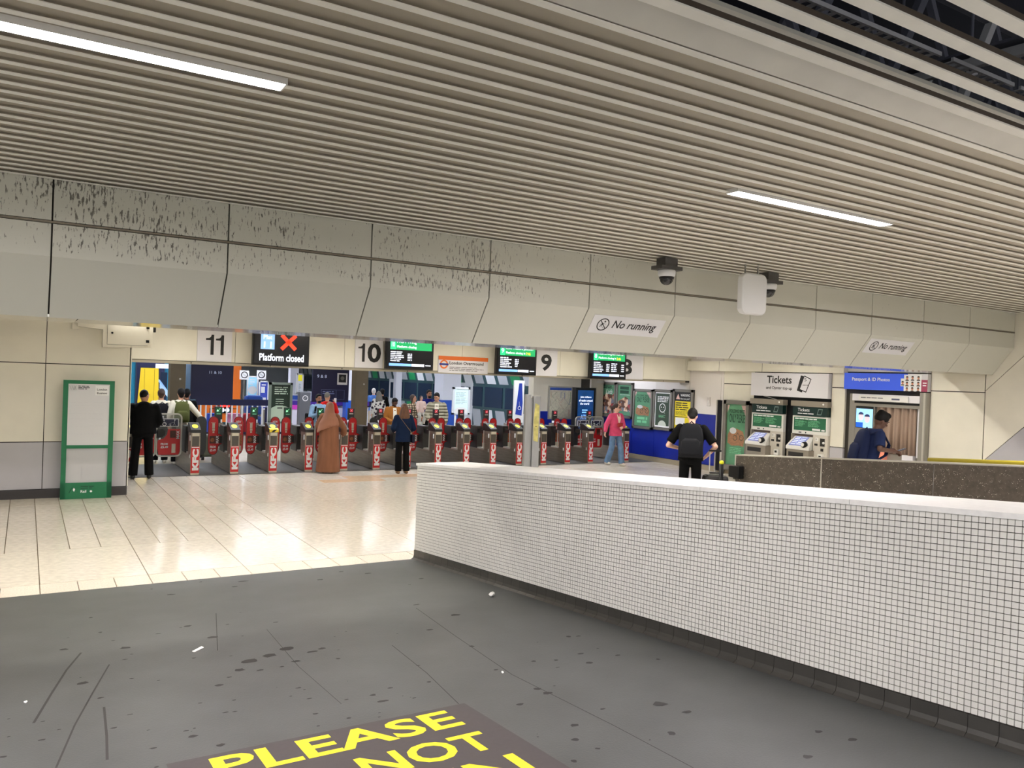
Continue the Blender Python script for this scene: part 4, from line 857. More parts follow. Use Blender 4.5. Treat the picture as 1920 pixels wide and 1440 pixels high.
        q = MB(); ring(q, cx-.10, 1.01, .035, .012, .916, .919, 16); q.bar((cx-.11,.917,1.085), (cx-.10,.917,1.02), .014, .002); q.bar((cx-.10,.917,1.02), (cx-.06,.917,1.02), .012, .002); q.prism(disc(cx-.11,1.095,.012,8), .916, .919)
        q.bar((cx+.105,.917,1.08), (cx+.10,.917,1.03), .02, .002); q.bar((cx+.10,.917,1.03), (cx+.08,.917,.985), .01, .002); q.bar((cx+.10,.917,1.03), (cx+.125,.917,.985), .01, .002); q.prism(disc(cx+.108,1.098,.012,8), .916, .919); q.bar((cx+.1,.917,1.06), (cx+.03,.917,1.03), .01, .002); q.bar((cx+.03,.917,1.03), (cx-.02,.917,1.0), .014, .002); ring(q, cx+.02, .99, .012, .006, .916, .919, 10)
        q.ob('pictogram', M_wprint, h)
        text('FROM', M_wprint, h, cx-.16, cx-.02, .555, .60, .927, bold=.03); text('£5.49', M_wprint, h, cx-.16, cx-.01, .485, .535, .927, bold=.03); text('MAX', M_wprint, h, cx+.15, cx+.21, .69, .87, .926, bold=.04, rot=90)
        MB().box(cx+.02, cx+.14, .926, .928, .71, .87).ob('burger_print', m_burg, h); MB().box(cx+.06, cx+.14, .926, .928, .38, .58).ob('print', m_strip, h)
    return t
for i, x in enumerate(GXS):
    st = 'arrow' if i <= 5 else 'cross'
    lab = {0: 'first ticket gate, half hidden by the end of the cream wall', 1: 'ticket gate right of the man in black, with the wide paddle on its left', 2: 'ticket gate with green arrow, third from the left, its left paddle red',
           3: 'ticket gate with green arrow and yellow sticker on its head, fourth from the left', 4: 'ticket gate with green arrow just left of the denim shirted man', 5: 'ticket gate directly left of the brown robe\'s hem, sixth from the left' if 0 else 'ticket gate beside the right side of the brown robed woman',
           6: 'first ticket gate with a red cross, black paddle on its right', 7: 'ticket gate hidden behind the woman in the blue coat', 8: 'ticket gate with a red cross between the blue coat and the parapet corner', 9: 'ticket gate with a red cross above the parapet corner, tenth from the left',
           10: 'ticket gate with a red cross, eleventh from the left, second left of the steel post', 11: 'ticket gate with a red cross just left of the steel post', 12: 'ticket gate directly right of the steel post', 13: 'ticket gate second to the right of the steel post',
           14: 'ticket gate at the left edge of the wide aisle in front of the digital advert', 15: 'last ticket gate on the right, behind the woman in the pink cardigan'}[i]
    g = make_gate(x, i, lab, st, left=None if i in (0, 1, 15) else 'red', right=None if i in (0, 14, 15) else ('black' if i in (1, 6) else 'red'), wide=-1 if i == 1 else (1 if i == 0 else (-1 if i == 15 else (1 if i == 14 else None))))
    if i in (3,):
        st_ = MB().add([(-.1,-.021,.895),(.1,-.021,.895),(.1,-.021,.955),(.1,.05,.985),(-.1,.05,.985),(-.1,-.021,.955)], [(0,1,2,5),(5,2,3,4)]).ob('yellow_sticker', m_yel, g); st_.data.transform(Matrix.Translation((0,-.002,.003)))
        MB().add([(-.06,-.026,.90),(0,-.026,.90),(.07,-.026,.957),(.0,-.026,.957)], [(0,1,2,3)]).ob('sticker_stripe', M_ink, g)
# ================================================================== PLATFORMS BEHIND THE GATES
def col(name, label, cat, px, Y, w, d, z0, z1, m):
    p = P('y', Y, px, 720); t = thing(name, label, cat, (p.x, Y, 0)); MB().box(-w/2, w/2, 0, d, z0, z1).ob('shaft', m, t); return t
m_brown = mat('column_brown', (88,76,54), .5, noise=(5,.08)); m_col_w = mat('column_white', (226,230,244), .4); m_col_b = mat('column_blue', (30,84,190), .4)
for px, lab in ((333.5, 'dark brown square column behind the gates, left of the navy 11 and 10 board'), (679, 'dark brown square column behind the gates, right of the navy 9 and 8 board')):
    t = col('platform_column', lab, 'column', px, 21.5, .36, .36, 0, 3.5, m_brown); MB().box(-.2, .2, -.02, .38, 0, .12).ob('base', M_black, t); MB().tube((.05,-.01,1.95), (.05,0,1.95), .025).ob('bolt', M_steel, t)
for px, Y, w, lab in ((659, 25, .32, 'white and blue platform column right of the 9 and 8 board'), (848, 27, .75, 'wide white and blue platform pillar behind the timetable stand'), (552, 29, .30, 'white and blue platform post left of the 9 and 8 board')):
    t = col('platform_pillar', lab, 'column', px, Y, w, w, 1.35, 3.5, m_col_w); MB().box(-w/2, w/2, 0, w, 0, 1.35).ob('blue_base', m_col_b, t)
t = col('platform_post', 'slim pale grey post on the platform beside the green and grey train', 'post', 748, 26, .22, .22, 0, 3.5, mat('post_pale', (190,194,206), .4)); MB().box(-.13, .13, -.02, .24, 0, .1).ob('base', M_black, t)
def sign_hang(label, x0, x1, y0, y1, Y, txt, tx):
    a, c, z0, z1 = rectY(Y, x0, y0, x1, y1); t = thing('hanging_board', label, 'sign', (a, Y, z0)); w = c-a; h = z1-z0+.25
    MB().box(0, w, 0, .08, 0, h).ob('board', M_navy, t)
    for x in (.15, w-.15): MB().tube((x,.04,h), (x,.04,3.9-z0), .02).ob('rod', M_alu, t)
    q0 = P('y', Y, tx[0], y0).x-a; q1 = P('y', Y, tx[1], y0).x-a; text(txt, mat('pale_lettering', (196,206,236), .5, emit=.2), t, q0, q1, tx[2]-z0, tx[3]-z0, -.001, bold=.01, keep=True); return t, w, h
t, w, h = sign_hang('navy blue hanging board lettered 11 and 10 behind the gates', 358, 437, 690, 749, 22.5, '11 & 10', (393, 416, 2.10, 2.23))
t, w, h = sign_hang('navy blue hanging board lettered 9 and 8 with a framed notice', 586, 654, 697, 754, 22.5, '9 & 8', (595, 613, 2.08, 2.20))
MB().box(w-.36, w-.06, -.02, 0, h-.62, h-.28).ob('notice_frame', M_wprint, t); MB().box(w-.32, w-.10, -.023, -.02, h-.55, h-.32).ob('notice_print', M_ink, t); MB().prism(disc(w-.21,h-.43,.06,9), -.026, -.023).ob('notice_mark', M_alu, t)
q = MB()
for a in ((.26,.95,.08,.085),(.26,.95,.355,.36),(.26,.265,.08,.36),(.945,.95,.08,.36),(.70,.705,.08,.36)): q.box(a[0], a[1], -.004, 0, a[2], a[3])
q.ob('outline', m_sb if 0 else mat('navy_line', (110,120,170), .5), t); lines(t, mat('navy_line', (110,120,170), .5), .30, .66, .22, .33, 2, -.003, 4)
# barrier with navy top band
def barrier(x0, x1, Y, label, gap=.16):
    a = P('y', Y, x0, 770).x; c = P('y', Y, x1, 770).x; t = thing('platform_barrier', label, 'barrier', (a, Y, 0)); w = c-a
    MB().box(0, w, -.03, .03, 1.05, 1.25).ob('top_band', M_navy, t); MB().box(0, w, -.02, .02, .10, .18).ob('bottom_rail', M_navy, t)
    n = int(w/gap)
    for k in range(n+1): MB().box(k*w/n-.022, k*w/n+.022, -.015, .015, .18, 1.05).ob('bar', M_wprint, t)
    for k in range(int(w/2.2)+1): MB().box(min(k*2.2, w-.06), min(k*2.2, w-.06)+.06, -.03, .03, 0, 1.0).ob('post', M_navy, t)
barrier(366, 674, 27.0, 'long platform barrier with navy band and white bars behind the gates'); barrier(686, 704, 27.0, 'short end of barrier with navy band right of the brown column')
# totem, posters, stands
def totem(label, name, x0, x1, y0, Y, zb, m_frame, m_face, m_low=None):
    a, c, _, z1 = rectY(Y, x0, y0, x1, y0+60); t = thing(name, label, 'information stand', (a, Y, 0)); w = c-a
    q = MB()
    for b in ((0,.07,zb,z1),(w-.07,w,zb,z1),(0,w,z1-.07,z1),(0,w,zb,zb+.06)): q.box(b[0], b[1], -.08, 0, b[2], b[3])
    q.ob('frame', m_frame, t); MB().box(.07, w-.07, -.06, -.01, zb+.06, z1-.07).ob('face', m_face, t)
    for x in (.1, w-.16): MB().box(x, x+.06, -.06, -.02, 0, zb).ob('leg', m_frame, t)
    return t, w, z1
m_tot = mat('totem_dark_green', (26,46,32), .4); m_totl = mat('totem_pale_green', (190,208,184), .4)
t, w, z1 = totem('dark green information totem with rounded pale foot behind the gates', 'information_totem', 503, 547, 717, 23.5, .70, mat('totem_frame', (118,130,118), .4), m_tot)
MB().prism([(.07,.76),(w-.07,.76),(w-.07,1.12)]+[(w/2+(w/2-.07)*math.cos(PI*i/10), 1.12+.10*math.sin(PI*i/10)) for i in range(1,10)]+[(.07,1.12)], -.066, -.06).ob('pale_foot', m_totl, t)
lines(t, m_totl, .16, w-.12, z1-.36, z1-.11, 4, -.061, 13, ragged=.2, fill=.45); lines(t, m_totl, .2, w-.14, z1-.78, z1-.46, 5, -.061, 5, fill=.3); MB().box(.25, .40, -.068, -.066, 1.14, 1.17).ob('logo', M_ink, t)
t, w, z1 = totem('white framed timetable stand in front of the white and blue pillar', 'timetable_stand', 847, 879, 726, 24.5, .95, mat('stand_white', (222,230,236), .4), mat('timetable_face', (214,236,240), .3, emit=.25))
lines(t, mat('timetable_print', (150,180,186), .5), .12, w-.12, 1.30, z1-.15, 9, -.061, 3, fill=.3); MB().prism([(.08,1.0),(w-.08,1.0)]+[(w/2+(w/2-.08)*math.cos(PI*i/10), 1.08+.12*math.sin(PI*i/10)) for i in range(11)], -.064, -.06).ob('pale_foot', M_wprint, t)
def board(label, x0, x1, y0, y1, Y, m, zleg=True):
    a, c, z0, z1 = rectY(Y, x0, y0, x1, y1); t = thing('poster_board', label, 'poster', (a, Y, 0)); w = c-a; MB().box(0, w, -.06, 0, z0, z1).ob('face', m, t)
    q = MB()
    for b in ((0,.05,z0,z1),(w-.05,w,z0,z1),(0,w,z1-.05,z1),(0,w,z0,z0+.05)): q.box(b[0], b[1], -.075, -.06, b[2], b[3])
    q.ob('frame', M_wprint, t)
    for x in (.08, w-.14): MB().box(x, x+.06, -.05, -.01, 0, z0).ob('leg', M_alu, t)
    return t, w, z0, z1
t, w, z0, z1 = board('pale blue advert board on the platform right of the orange train', 462, 483, 705, 748, 31, mat('advert_pale_blue', (150,206,236), .4, emit=.35)); lines(t, M_wprint, .1, w-.1, z1-.35, z1-.1, 3, -.062, 3); MB().prism(disc(w/2,(z0+z1)/2-.1,.16,10), -.064, -.06).ob('print', M_wprint, t)
t, w, z0, z1 = board('blue and white notice board on the platform left of the green totem', 484, 503, 714, 768, 30, mat('notice_blue', (54,72,170), .4, emit=.15)); MB().box(.1, w-.1, -.065, -.06, z0+.1, z0+.45).ob('white_sheet', M_wprint, t); MB().box(.08, w*.6, -.065, -.06, z0+.62, z0+.85).ob('white_sheet', M_wprint, t); lines(t, M_wprint, .1, w-.1, z1-.2, z1-.1, 1, -.062, 3)
t, w, z0, z1 = board('white notice with yellow head on the platform, left of the 9 and 8 board', 555, 568, 700, 738, 27.5, mat('notice_pale', (214,222,226), .4, emit=.2)); MB().box(.05, w-.05, -.07, -.06, z1-.26, z1-.05).ob('yellow_head', mat('notice_yellow', (240,230,40), .4, emit=.3), t); lines(t, M_ink, .08, w-.08, z0+.1, z1-.35, 6, -.062, 5, fill=.25)
for px, lab in ((458, 'left one of two small white no entry signs by the pale blue advert'), (490, 'right one of two small white no entry signs by the pale blue advert')):
    p = P('y', 30.5, px, 703); t = thing('no_entry_sign', lab, 'sign', (p.x, 30.5, 0)); MB().box(-.17, .17, -.03, 0, p.z-.17, p.z+.17).ob('plate', M_wprint, t); q = MB(); ring(q, 0, p.z, .11, .03, -.034, -.03); q.bar((-.08,-.033,p.z+.08), (.08,-.033,p.z-.08), .03, .002); q.ob('symbol', M_ink, t); MB().tube((0,.02,0), (0,.02,p.z), .03).ob('pole', M_alu, t)
p = P('y', 28.5, 475, 758); t = thing('luggage_stack', 'stack of rounded blue cases on the platform by the pale blue advert', 'luggage', (p.x, 28.5, 0))
for k in range(3): MB().box(-.30, .30, -.2, .2, .30+k*.36, .62+k*.36).ob('case', mat('luggage_blue', (30,70,150), .3), t, bevel=.10)
MB().box(-.32, .32, -.25, .25, .22, .30).ob('tray', M_alu, t)
for x in (-.26, .26):
    for y in (-.18, .18): MB().tube((x-.02,y,.11), (x+.02,y,.11), .11).ob('wheel', M_black, t)
a = P('y', 25.5, 546, 755).x; c = P('y', 25.5, 690, 755).x
t = thing('service_counter', 'purple and white counter on the platform behind the denim shirted man', 'counter', (a, 25.5, 0)); w = c-a
MB().box(0, w, 0, .7, 0, 1.08).ob('body', mat('counter_white', (226,224,240), .4), t); MB().box(-.03, w+.03, -.04, .74, 1.16, 1.30).ob('purple_top', mat('counter_purple', (70,40,150), .4), t); MB().box(.0, w*.55, -.03, .0, 1.02, 1.16).ob('pink_band', mat('counter_pink', (196,60,180), .4, emit=.2), t)
MB().box(.25, .85, -.06, 0, 1.30, 1.60).ob('card_panel', mat('panel_pale', (190,196,214), .4), t); MB().box(1.5, 2.0, -.06, 0, 1.30, 1.55).ob('card_panel', MATS['panel_pale'], t)
p = P('y', 24.5, 570, 755); t = thing('ticket_reader_post', 'grey validator post with a small symbol left of the denim shirted man', 'post', (p.x, 24.5, 0)); MB().box(-.18, .18, -.12, .12, 0, 1.62).ob('body', mat('validator_grey', (96,98,104), .4), t, bevel=.03); q = MB(); ring(q, 0, 1.42, .08, .02, -.124, -.12); q.bar((-.06,-.123,1.37), (.06,-.123,1.49), .025, .002); q.ob('symbol', M_wprint, t)
# bins / red and pink low things behind the bars
for px, m_, lab in ((468, mat('bag_red', (170,24,40), .5), 'red bag standing behind the white bars right of gate three'), (438, mat('bag_pink', (240,150,190), .5), 'pink bag standing behind the white bars'), (400, mat('bag_blue', (40,80,200), .5), 'blue bag standing behind the white bars')):
    p = P('y', 27.8, px, 790); t = thing('travel_bag', lab, 'bag', (p.x, 27.8, 0)); MB().box(-.22, .22, -.15, .15, .02, .75).ob('body', m_, t, bevel=.06); MB().bar((-.12,0,.75), (-.12,0,.9), .02).ob('handle', M_black, t); MB().bar((.12,0,.75), (.12,0,.9), .02).ob('handle', M_black, t); MB().bar((-.13,0,.9), (.13,0,.9), .02).ob('handle', M_black, t)
# trains
m_win = mat('train_glass', (38,52,74), .2, spec=.15); m_tg = mat('train_grey', (168,174,184), .35); m_tdk = mat('train_dark_teal', (44,76,84), .3); m_tgr = mat('train_green', (20,140,86), .35); m_tw = mat('train_white', (216,220,228), .3)
t = thing('train', 'grey and green striped train standing along the right platform', 'train', (17.0, 25.6, 0)); Lt = 34
body = MB().box(0, 2.7, .35, Lt, -.8, 2.62).ob('body', m_tdk, t, bevel=.12)
k = 0; y = .5
while y < Lt-1:
    for z0, z1, seq in ((1.98, 2.45, 0), (-.1, .86, 1)):
        MB().add([(-.012,y,z0),(-.012,y+.75,z0),(-.012,y+1.05,z1),(-.012,y+.30,z1)], [(0,1,2,3)]).ob('side_stripe', (m_tw, m_tgr, m_tg, m_tw, m_tg)[k % 5], t)
    k += 1; y += 1.02
y = 1.3
while y < Lt-2:
    MB().box(-.02, .01, y, y+1.5, .98, 1.84).ob('window', m_win, t); y += 1.72
for y in (5.6, 13.8, 21.5): MB().box(-.03, .0, y, y+1.35, .0, 1.98).ob('door', m_tw, t); MB().box(-.035, .0, y+.2, y+.58, .95, 1.8).ob('door_window', m_win, t); MB().box(-.035, .0, y+.77, y+1.15, .95, 1.8).ob('door_window', m_win, t)
MB().box(.1, 2.6, .18, .40, -.6, 2.5).ob('nose', m_tdk, t, bevel=.1); MB().box(.35, 2.3, .14, .2, 1.0, 2.2).ob('windscreen', m_win, t); MB().box(.3, .7, .15, .2, .4, .62).ob('headlamp', M_wprint, t)
t = thing('train', 'yellow nosed blue train standing at platform 11, far left behind the gates', 'train', (P('y', 31, 240, 720).x, 31, 0)); wt = P('y', 31, 322, 720).x-P('y', 31, 240, 720).x
MB().box(0, wt, .3, 30, -.7, 2.75).ob('body', mat('train_teal', (40,150,190), .35), t, bevel=.15); MB().box(.25, wt-.22, .05, .35, -.4, 2.6).ob('cab', mat('train_navy', (40,46,84), .35), t, bevel=.12)
MB().prism([(.28,.3),(1.02,.3),(.98,2.16),(.40,2.16)], .0, .06).ob('gangway_door', mat('train_yellow', (250,214,50), .35, emit=.1), t); 
for x in (.52, .84): MB().box(x, x+.012, -.006, 0, .35, 2.12).ob('door_seam', mat('yellow_seam', (170,140,20), .5), t)
MB().box(1.28, wt-.36, .02, .06, .95, 2.02).ob('cab_window', m_win, t); MB().add([(1.32,.012,1.12),(wt-.40,.012,1.45),(wt-.40,.012,1.75),(wt-.62,.012,1.85),(1.32,.012,1.35)], [(0,1,2,3,4)]).ob('window_reflection', mat('pale_reflection', (180,210,236), .3, emit=.3), t)  # slanted pale glowing polygon paints a reflection onto the cab glass
MB().box(1.34, wt-.55, .02, .06, 2.16, 2.32).ob('destination_display', mat('destination_white', (220,230,255), .4, emit=.8), t); MB().tube((1.15,.03,.70), (1.15,.06,.70), .09).ob('headlamp', mat('lamp_white', (240,244,255), .3, emit=1.2), t)
for z in (1.1, 1.35, 1.6): MB().box(1.08, 1.22, .03, .06, z, z+.16).ob('gangway_clip', m_col_w, t)
a = P('y', 33, 374, 720).x; c = P('y', 33, 458, 720).x
t = thing('train', 'orange fronted train with red tail lamps behind the navy 11 and 10 board', 'train', (a, 33, 0)); wt = c-a; m_orn = mat('train_orange', (240,122,36), .35, emit=.12)
MB().box(0, wt-.05, .5, 28, -.7, 2.7).ob('body', m_tg, t, bevel=.2); MB().box(.05, wt-.06, .1, .6, -.6, 2.6).ob('cab', m_orn, t, bevel=.2)
MB().box(.4, wt-.8, .06, .12, 1.05, 2.3).ob('windscreen', m_win, t); MB().box(.25, wt-.5, .05, .12, -.5, .10).ob('coupler_panel', m_tdk, t); MB().box(wt-.34, wt-.12, .25, .56, .7, 2.1).ob('corner_window', m_win, t)
MB().box(.2, wt-.6, .05, .1, .98, 1.05).ob('brown_band', m_brown, t)
for x in (.9, wt-.62): MB().box(x-.14, x+.14, .03, .1, .45, .95).ob('lamp_panel', m_tdk, t); MB().tube((x,.0,.78), (x,.04,.78), .10).ob('tail_lamp', mat('tail_red', (255,40,30), .4, emit=3.5), t); MB().tube((x,.0,.58), (x,.04,.58), .08).ob('head_lamp', MATS['lamp_white'], t)
MB().box(wt/2-.3, wt/2+.3, .05, .1, .5, .74).ob('number_plate', mat('plate_red', (200,70,40), .4), t)
# far end wall and the wall right of the gates
struct('wall_far', MB().box(-14, 40, 62, 62.3, -.1, 4), mat('far_wall', (222,228,236), .6), 'pale far end of the platform hall')
struct('ceiling', MB().box(-14, 40, 20.6, 62, 3.9, 4.0), mat('platform_ceiling', (150,152,156), .7), 'grey platform ceiling behind the gates')
wp = struct('wall_map', MB().box(13.85, 15.72, 21.4, 21.7, 0, 3.5), mat('map_wall', (212,204,186), .5), 'cream wall with a framed map behind the right hand gates')
MB().box(13.85, 15.7, 21.36, 21.4, 0, 1.25).ob('blue_dado', M_blue, wp)
a, c, z0, z1 = rectY(21.38, 1027, 724, 1072, 786); t = thing('map_poster', 'framed network map poster on the cream wall, right of the steel post', 'poster', (a, 21.40, z0)); w = c-a; h = z1-z0
MB().box(0, w, -.05, 0, 0, h).ob('frame', m_trim, t); MB().box(.05, w-.05, -.055, -.05, .05, h-.05).ob('sheet', mat('map_paper', (204,198,176), .4, noise=(16,.14)), t); MB().box(.05, w-.05, -.058, -.055, h-.13, h-.05).ob('blue_header', mat('map_blue', (50,80,160), .4), t)
r_ = random.Random(6); cols = [mat('line_a', (160,60,50), .5), mat('line_b', (60,90,150), .5), mat('line_c', (70,130,80), .5), mat('line_d', (110,104,90), .5)]
for k in range(9):
    q = MB(); x = r_.uniform(.1, w-.1); z = r_.uniform(.1, h-.2)
    for s_ in range(4):
        x2 = min(w-.09, max(.09, x+r_.choice((-.2,0,.2)))); z2 = min(h-.18, max(.09, z+r_.choice((-.2,0,.2)))); 
        if (x2, z2) != (x, z): q.bar((x,-.0565,z), (x2,-.0565,z2), .012, .001)
        x, z = x2, z2
    if q.v: q.ob('map_line', cols[k % 4], t)
a, c, z0, z1 = rectY(20.0, 1079, 727, 1116, 800); t = thing('digital_advert', 'tall digital screen with blue bookish advert behind the wide gate', 'screen', (a, 20.0, 0)); w = c-a
MB().box(0, w, 0, .2, 0, z1).ob('casing', M_black, t); m_ad = mat('advert_screen', (10,54,104), .3, emit=.5, noise=(5,.35)); MB().box(.08, w-.08, -.006, 0, .75, z1-.08).ob('display', m_ad, t)
for j, s in enumerate(('Join millions', 'of readers around', 'the world')): text(s, m_sw, t, .14+(.03 if j != 1 else -.02), w-.14-(.03 if j != 1 else -.02)-(.08 if j == 2 else 0), z1-.33-j*.10, z1-.26-j*.10, -.008, bold=.01)
lines(t, m_sb, .25, w-.25, z1-.80, z1-.66, 2, -.008, 5); text('ATLAS', m_sb, t, .20, w-.16, z1-.98, z1-.84, -.008, bold=.01); lines(t, m_sb, .25, w-.3, z1-1.12, z1-1.02, 1, -.008, 6)
p = P('y', 19.95, 1123, 760); t = thing('grey_pillar', 'grey brown square pillar between the digital advert and the poster cases', 'column', (p.x, 19.95, 0)); MB().box(-.10, .15, 0, .3, 0, 3.19).ob('shaft', mat('pillar_taupe', (120,112,96), .5), t); MB().box(-.11, .16, -.02, .32, 0, .1).ob('base', M_alu, t)
MB().box(-.12, .15, -.03, 0, 2.22, 2.30).ob('lintel_plate', M_alu, t)
# pale blue-white totem beside the train nose, dark suitcase
p = P('y', 24.0, 973, 760); t = thing('welcome_panel', 'narrow white panel with a blue accessibility symbol beside the train nose', 'sign', (p.x, 24, 0)); MB().box(-.2, .2, 0, .08, .7, 2.2).ob('panel', M_wprint, t); MB().prism([(-.14,1.0),(.12,.95),(.15,1.4),(.10,2.1),(-.02,2.1)], -.004, 0).ob('blue_field', mat('panel_blue', (20,50,150), .4, emit=.2), t); q = MB(); ring(q, .02, 1.22, .06, .02, -.007, -.004, 14); q.bar((.0,-.006,1.45), (.02,-.006,1.27), .03, .002); q.ob('symbol', M_wprint, t); MB().box(-.16, .16, .0, .06, 0, .7).ob('foot', M_alu, t)
p = P('z', 0, 391, 858); t = thing('holdall', 'olive grey wheeled holdall standing in the aisle behind the black paddle', 'bag', (p.x+.02, 20.7, 0)); MB().box(-.30, .30, -.18, .18, .07, .62).ob('body', mat('holdall_olive', (84,84,66), .6), t, bevel=.06); MB().box(-.32, -.26, -.15, .15, .06, .5).ob('end_panel', M_black, t); MB().bar((-.1,-.19,.5), (.1,-.19,.5), .02).ob('strap', M_black, t)
for x in (-.26, .26): MB().tube((x-.03,-.16,.045), (x+.03,-.16,.045), .045).ob('wheel', M_black, t)
# ================================================================== PEOPLE
SK = {'dark': mat('skin_dark', (84,54,40), .5), 'brown': mat('skin_brown', (150,100,74), .5), 'tan': mat('skin_tan', (196,146,116), .5), 'fair': mat('skin_fair', (226,180,158), .5)}
HR = {'black': mat('hair_black', (13,10,9), .6, spec=.2), 'brown': mat('hair_brown', (58,37,26), .6, noise=(30,.25)), 'auburn': mat('hair_auburn', (86,54,34), .6, noise=((40,40,6),.3)), 'white': mat('hair_white', (222,220,216), .6), 'grey': mat('hair_grey', (110,106,98), .6)}
m_eye = mat('eye_dark', (26,20,18), .3); m_lip = mat('lip', (140,80,72), .5)
def remesh(o, v, sm=2):
    r = o.modifiers.new('skin', 'REMESH'); r.mode = 'VOXEL'; r.voxel_size = v; r.use_smooth_shade = True
    if sm:
        s = o.modifiers.new('smooth', 'SMOOTH'); s.factor = .5; s.iterations = sm
    return o
def hand(q, w, d, n, curl=.5):
    """palm, four jointed fingers of unequal length and a thumb; w wrist, d pointing direction, n palm normal"""
    w = Vector(w); d = Vector(d).normalized(); n = Vector(n); n = (n-d*n.dot(d)).normalized(); s = d.cross(n)
    for k in (-.5, .5): q.cap(w+d*.015+s*.016*k*2, w+d*.075+s*.022*k*2, .019, .017, 8)
    for i, (f, l) in enumerate(((-1.5,.030),(-.5,.036),(.5,.034),(1.5,.026))):
        a = w+d*.085+s*.0195*f; b = a+(d*math.cos(curl)+n*math.sin(curl))*l; c = b+(d*math.cos(curl*2.2)+n*math.sin(curl*2.2))*l
        q.cap(a-d*.02, a, .0095, .0095, 8); q.cap(a, b, .0095, .0088, 8); q.cap(b, c, .0088, .0078, 8)
    a = w+d*.03-s*.03; b = a+(-s*.7+d*.6+n*.5).normalized()*.034; q.cap(a, b, .012, .011, 8); q.cap(b, b+(d*.8+n*.5-s*.1).normalized()*.03, .0105, .009, 8)
def person(label, x, y, z, rz, h, skin='tan', hair=('short','black'), top=None, sleeve='long', hem=.88, bottom=None, shoes=None, lean=0.0, yaw=0.0, nod=0.0,
           arms=None, legs=None, loose=1.0, beard=False, robe=None, hood=False, width=1.0, fine=.011, face=True, cols=None):
    t = thing('person', label, 'person', (x, y, z), rz); s = h/1.75; sk = SK[skin]
    J = {'Ls': (-.165*width, 0, 1.40), 'Le': (-.235*width, -.03, 1.13), 'Lw': (-.235*width, .05, .90), 'Rs': (.165*width, 0, 1.40), 'Re': (.235*width, -.03, 1.13), 'Rw': (.235*width, .05, .90),
         'Lh': (-.088, 0, .92), 'Lk': (-.10, .02, .50), 'La': (-.105, -.02, .09), 'Rh': (.088, 0, .92), 'Rk': (.10, .02, .50), 'Ra': (.105, -.02, .09)}
    J.update(arms or {}); J.update(legs or {}); J = {k: Vector(v) for k, v in J.items()}
    sh = lambda p: Vector((p[0], p[1]+lean*max(0, p[2]-.95), p[2]-.25*abs(lean)*max(0, p[2]-.95)))
    for k in ('Ls', 'Rs'): J[k] = sh(J[k])
    piv = sh((0, 0, 1.50)); HM = Matrix.Translation(piv) @ Matrix.Rotation(yaw, 4, 'Z') @ Matrix.Rotation(-nod, 4, 'X') @ Matrix.Translation((0, 0, -1.50))
    S = Matrix.Scale(s, 4)
    # body
    q = MB(); hd = MB()
    hd.ell((0,.005,1.628), (.074,.094,.118), 16, 12); hd.ell((0,.034,1.558), (.054,.062,.056), 12, 8); hd.cap((0,.094,1.625), (0,.112,1.602), .010, .015, 8)
    for k in (-1, 1): hd.ell((k*.074,-.002,1.615), (.011,.022,.032), 8, 6); hd.ell((k*.034,.078,1.60), (.02,.016,.016), 8, 6)
    hd.ell((0,.09,1.573), (.024,.012,.010), 8, 6); hd.ell((0,.082,1.652), (.052,.016,.014), 8, 6)
    hd.tr(HM); q.add(hd.v, hd.f); q.cap(sh((0,-.012,1.42)), HM @ Vector((0,.004,1.57)), .058, .052)
    tor = ((.86,.150,.100),(.98,.138,.094),(1.12,.138,.096),(1.28,.158,.105),(1.38,.150,.092),(1.45,.085,.068))
    rg = lambda zz, rx, ry: [sh((rx*width*math.cos(2*PI*i/18), ry*math.sin(2*PI*i/18), zz)) for i in range(18)]
    q.loft([rg(*r) for r in tor])
    for k in 'LR':
        q.cap(J[k+'s'], J[k+'e'], .050, .038); q.cap(J[k+'e'], J[k+'w'], .039, .026); sd = -1 if k == 'L' else 1
        d = (J[k+'w']-J[k+'e']).normalized(); n = Vector((-sd, .25, 0)) if abs(d.z) > .6 else Vector((-sd*.3, 0, -1 if d.z > -.3 else .4))
        hand(q, J[k+'w'], d, n, .5 if abs(d.z) > .6 else .75)
        q.cap(J[k+'h'], J[k+'k'], .080, .052); q.cap(J[k+'k'], J[k+'a'], .052, .036); q.cap(J[k+'a'], J[k+'a']+Vector((0,.11,-.045)), .034, .030)
    remesh(q.tr(S).ob('body', sk, t), fine)
    # face
    if face:
        e = MB(); [e.ell((k*.031,.0885,1.634), (.0125,.008,.0075), 8, 6) for k in (-1, 1)]; e.tr(S @ HM).ob('eyes', m_eye, t)
        e = MB(); [e.box(min(k*.015,k*.05), max(k*.015,k*.05), .086, .1005, 1.652, 1.659) for k in (-1, 1)]; e.tr(S @ HM).ob('eyebrows', HR[hair[1]], t)
        MB().ell((0,.0995,1.573), (.024,.006,.006), 8, 6).tr(S @ HM).ob('mouth', m_lip, t)
    if beard:
        e = MB(); e.ell((0,.040,1.545), (.056,.066,.046), 12, 8); e.ell((0,.095,1.587), (.03,.012,.007), 8, 6); remesh(e.tr(S @ HM).ob('beard', HR[hair[1]], t), .012)
    # hair
    st, hc = hair; e = MB()
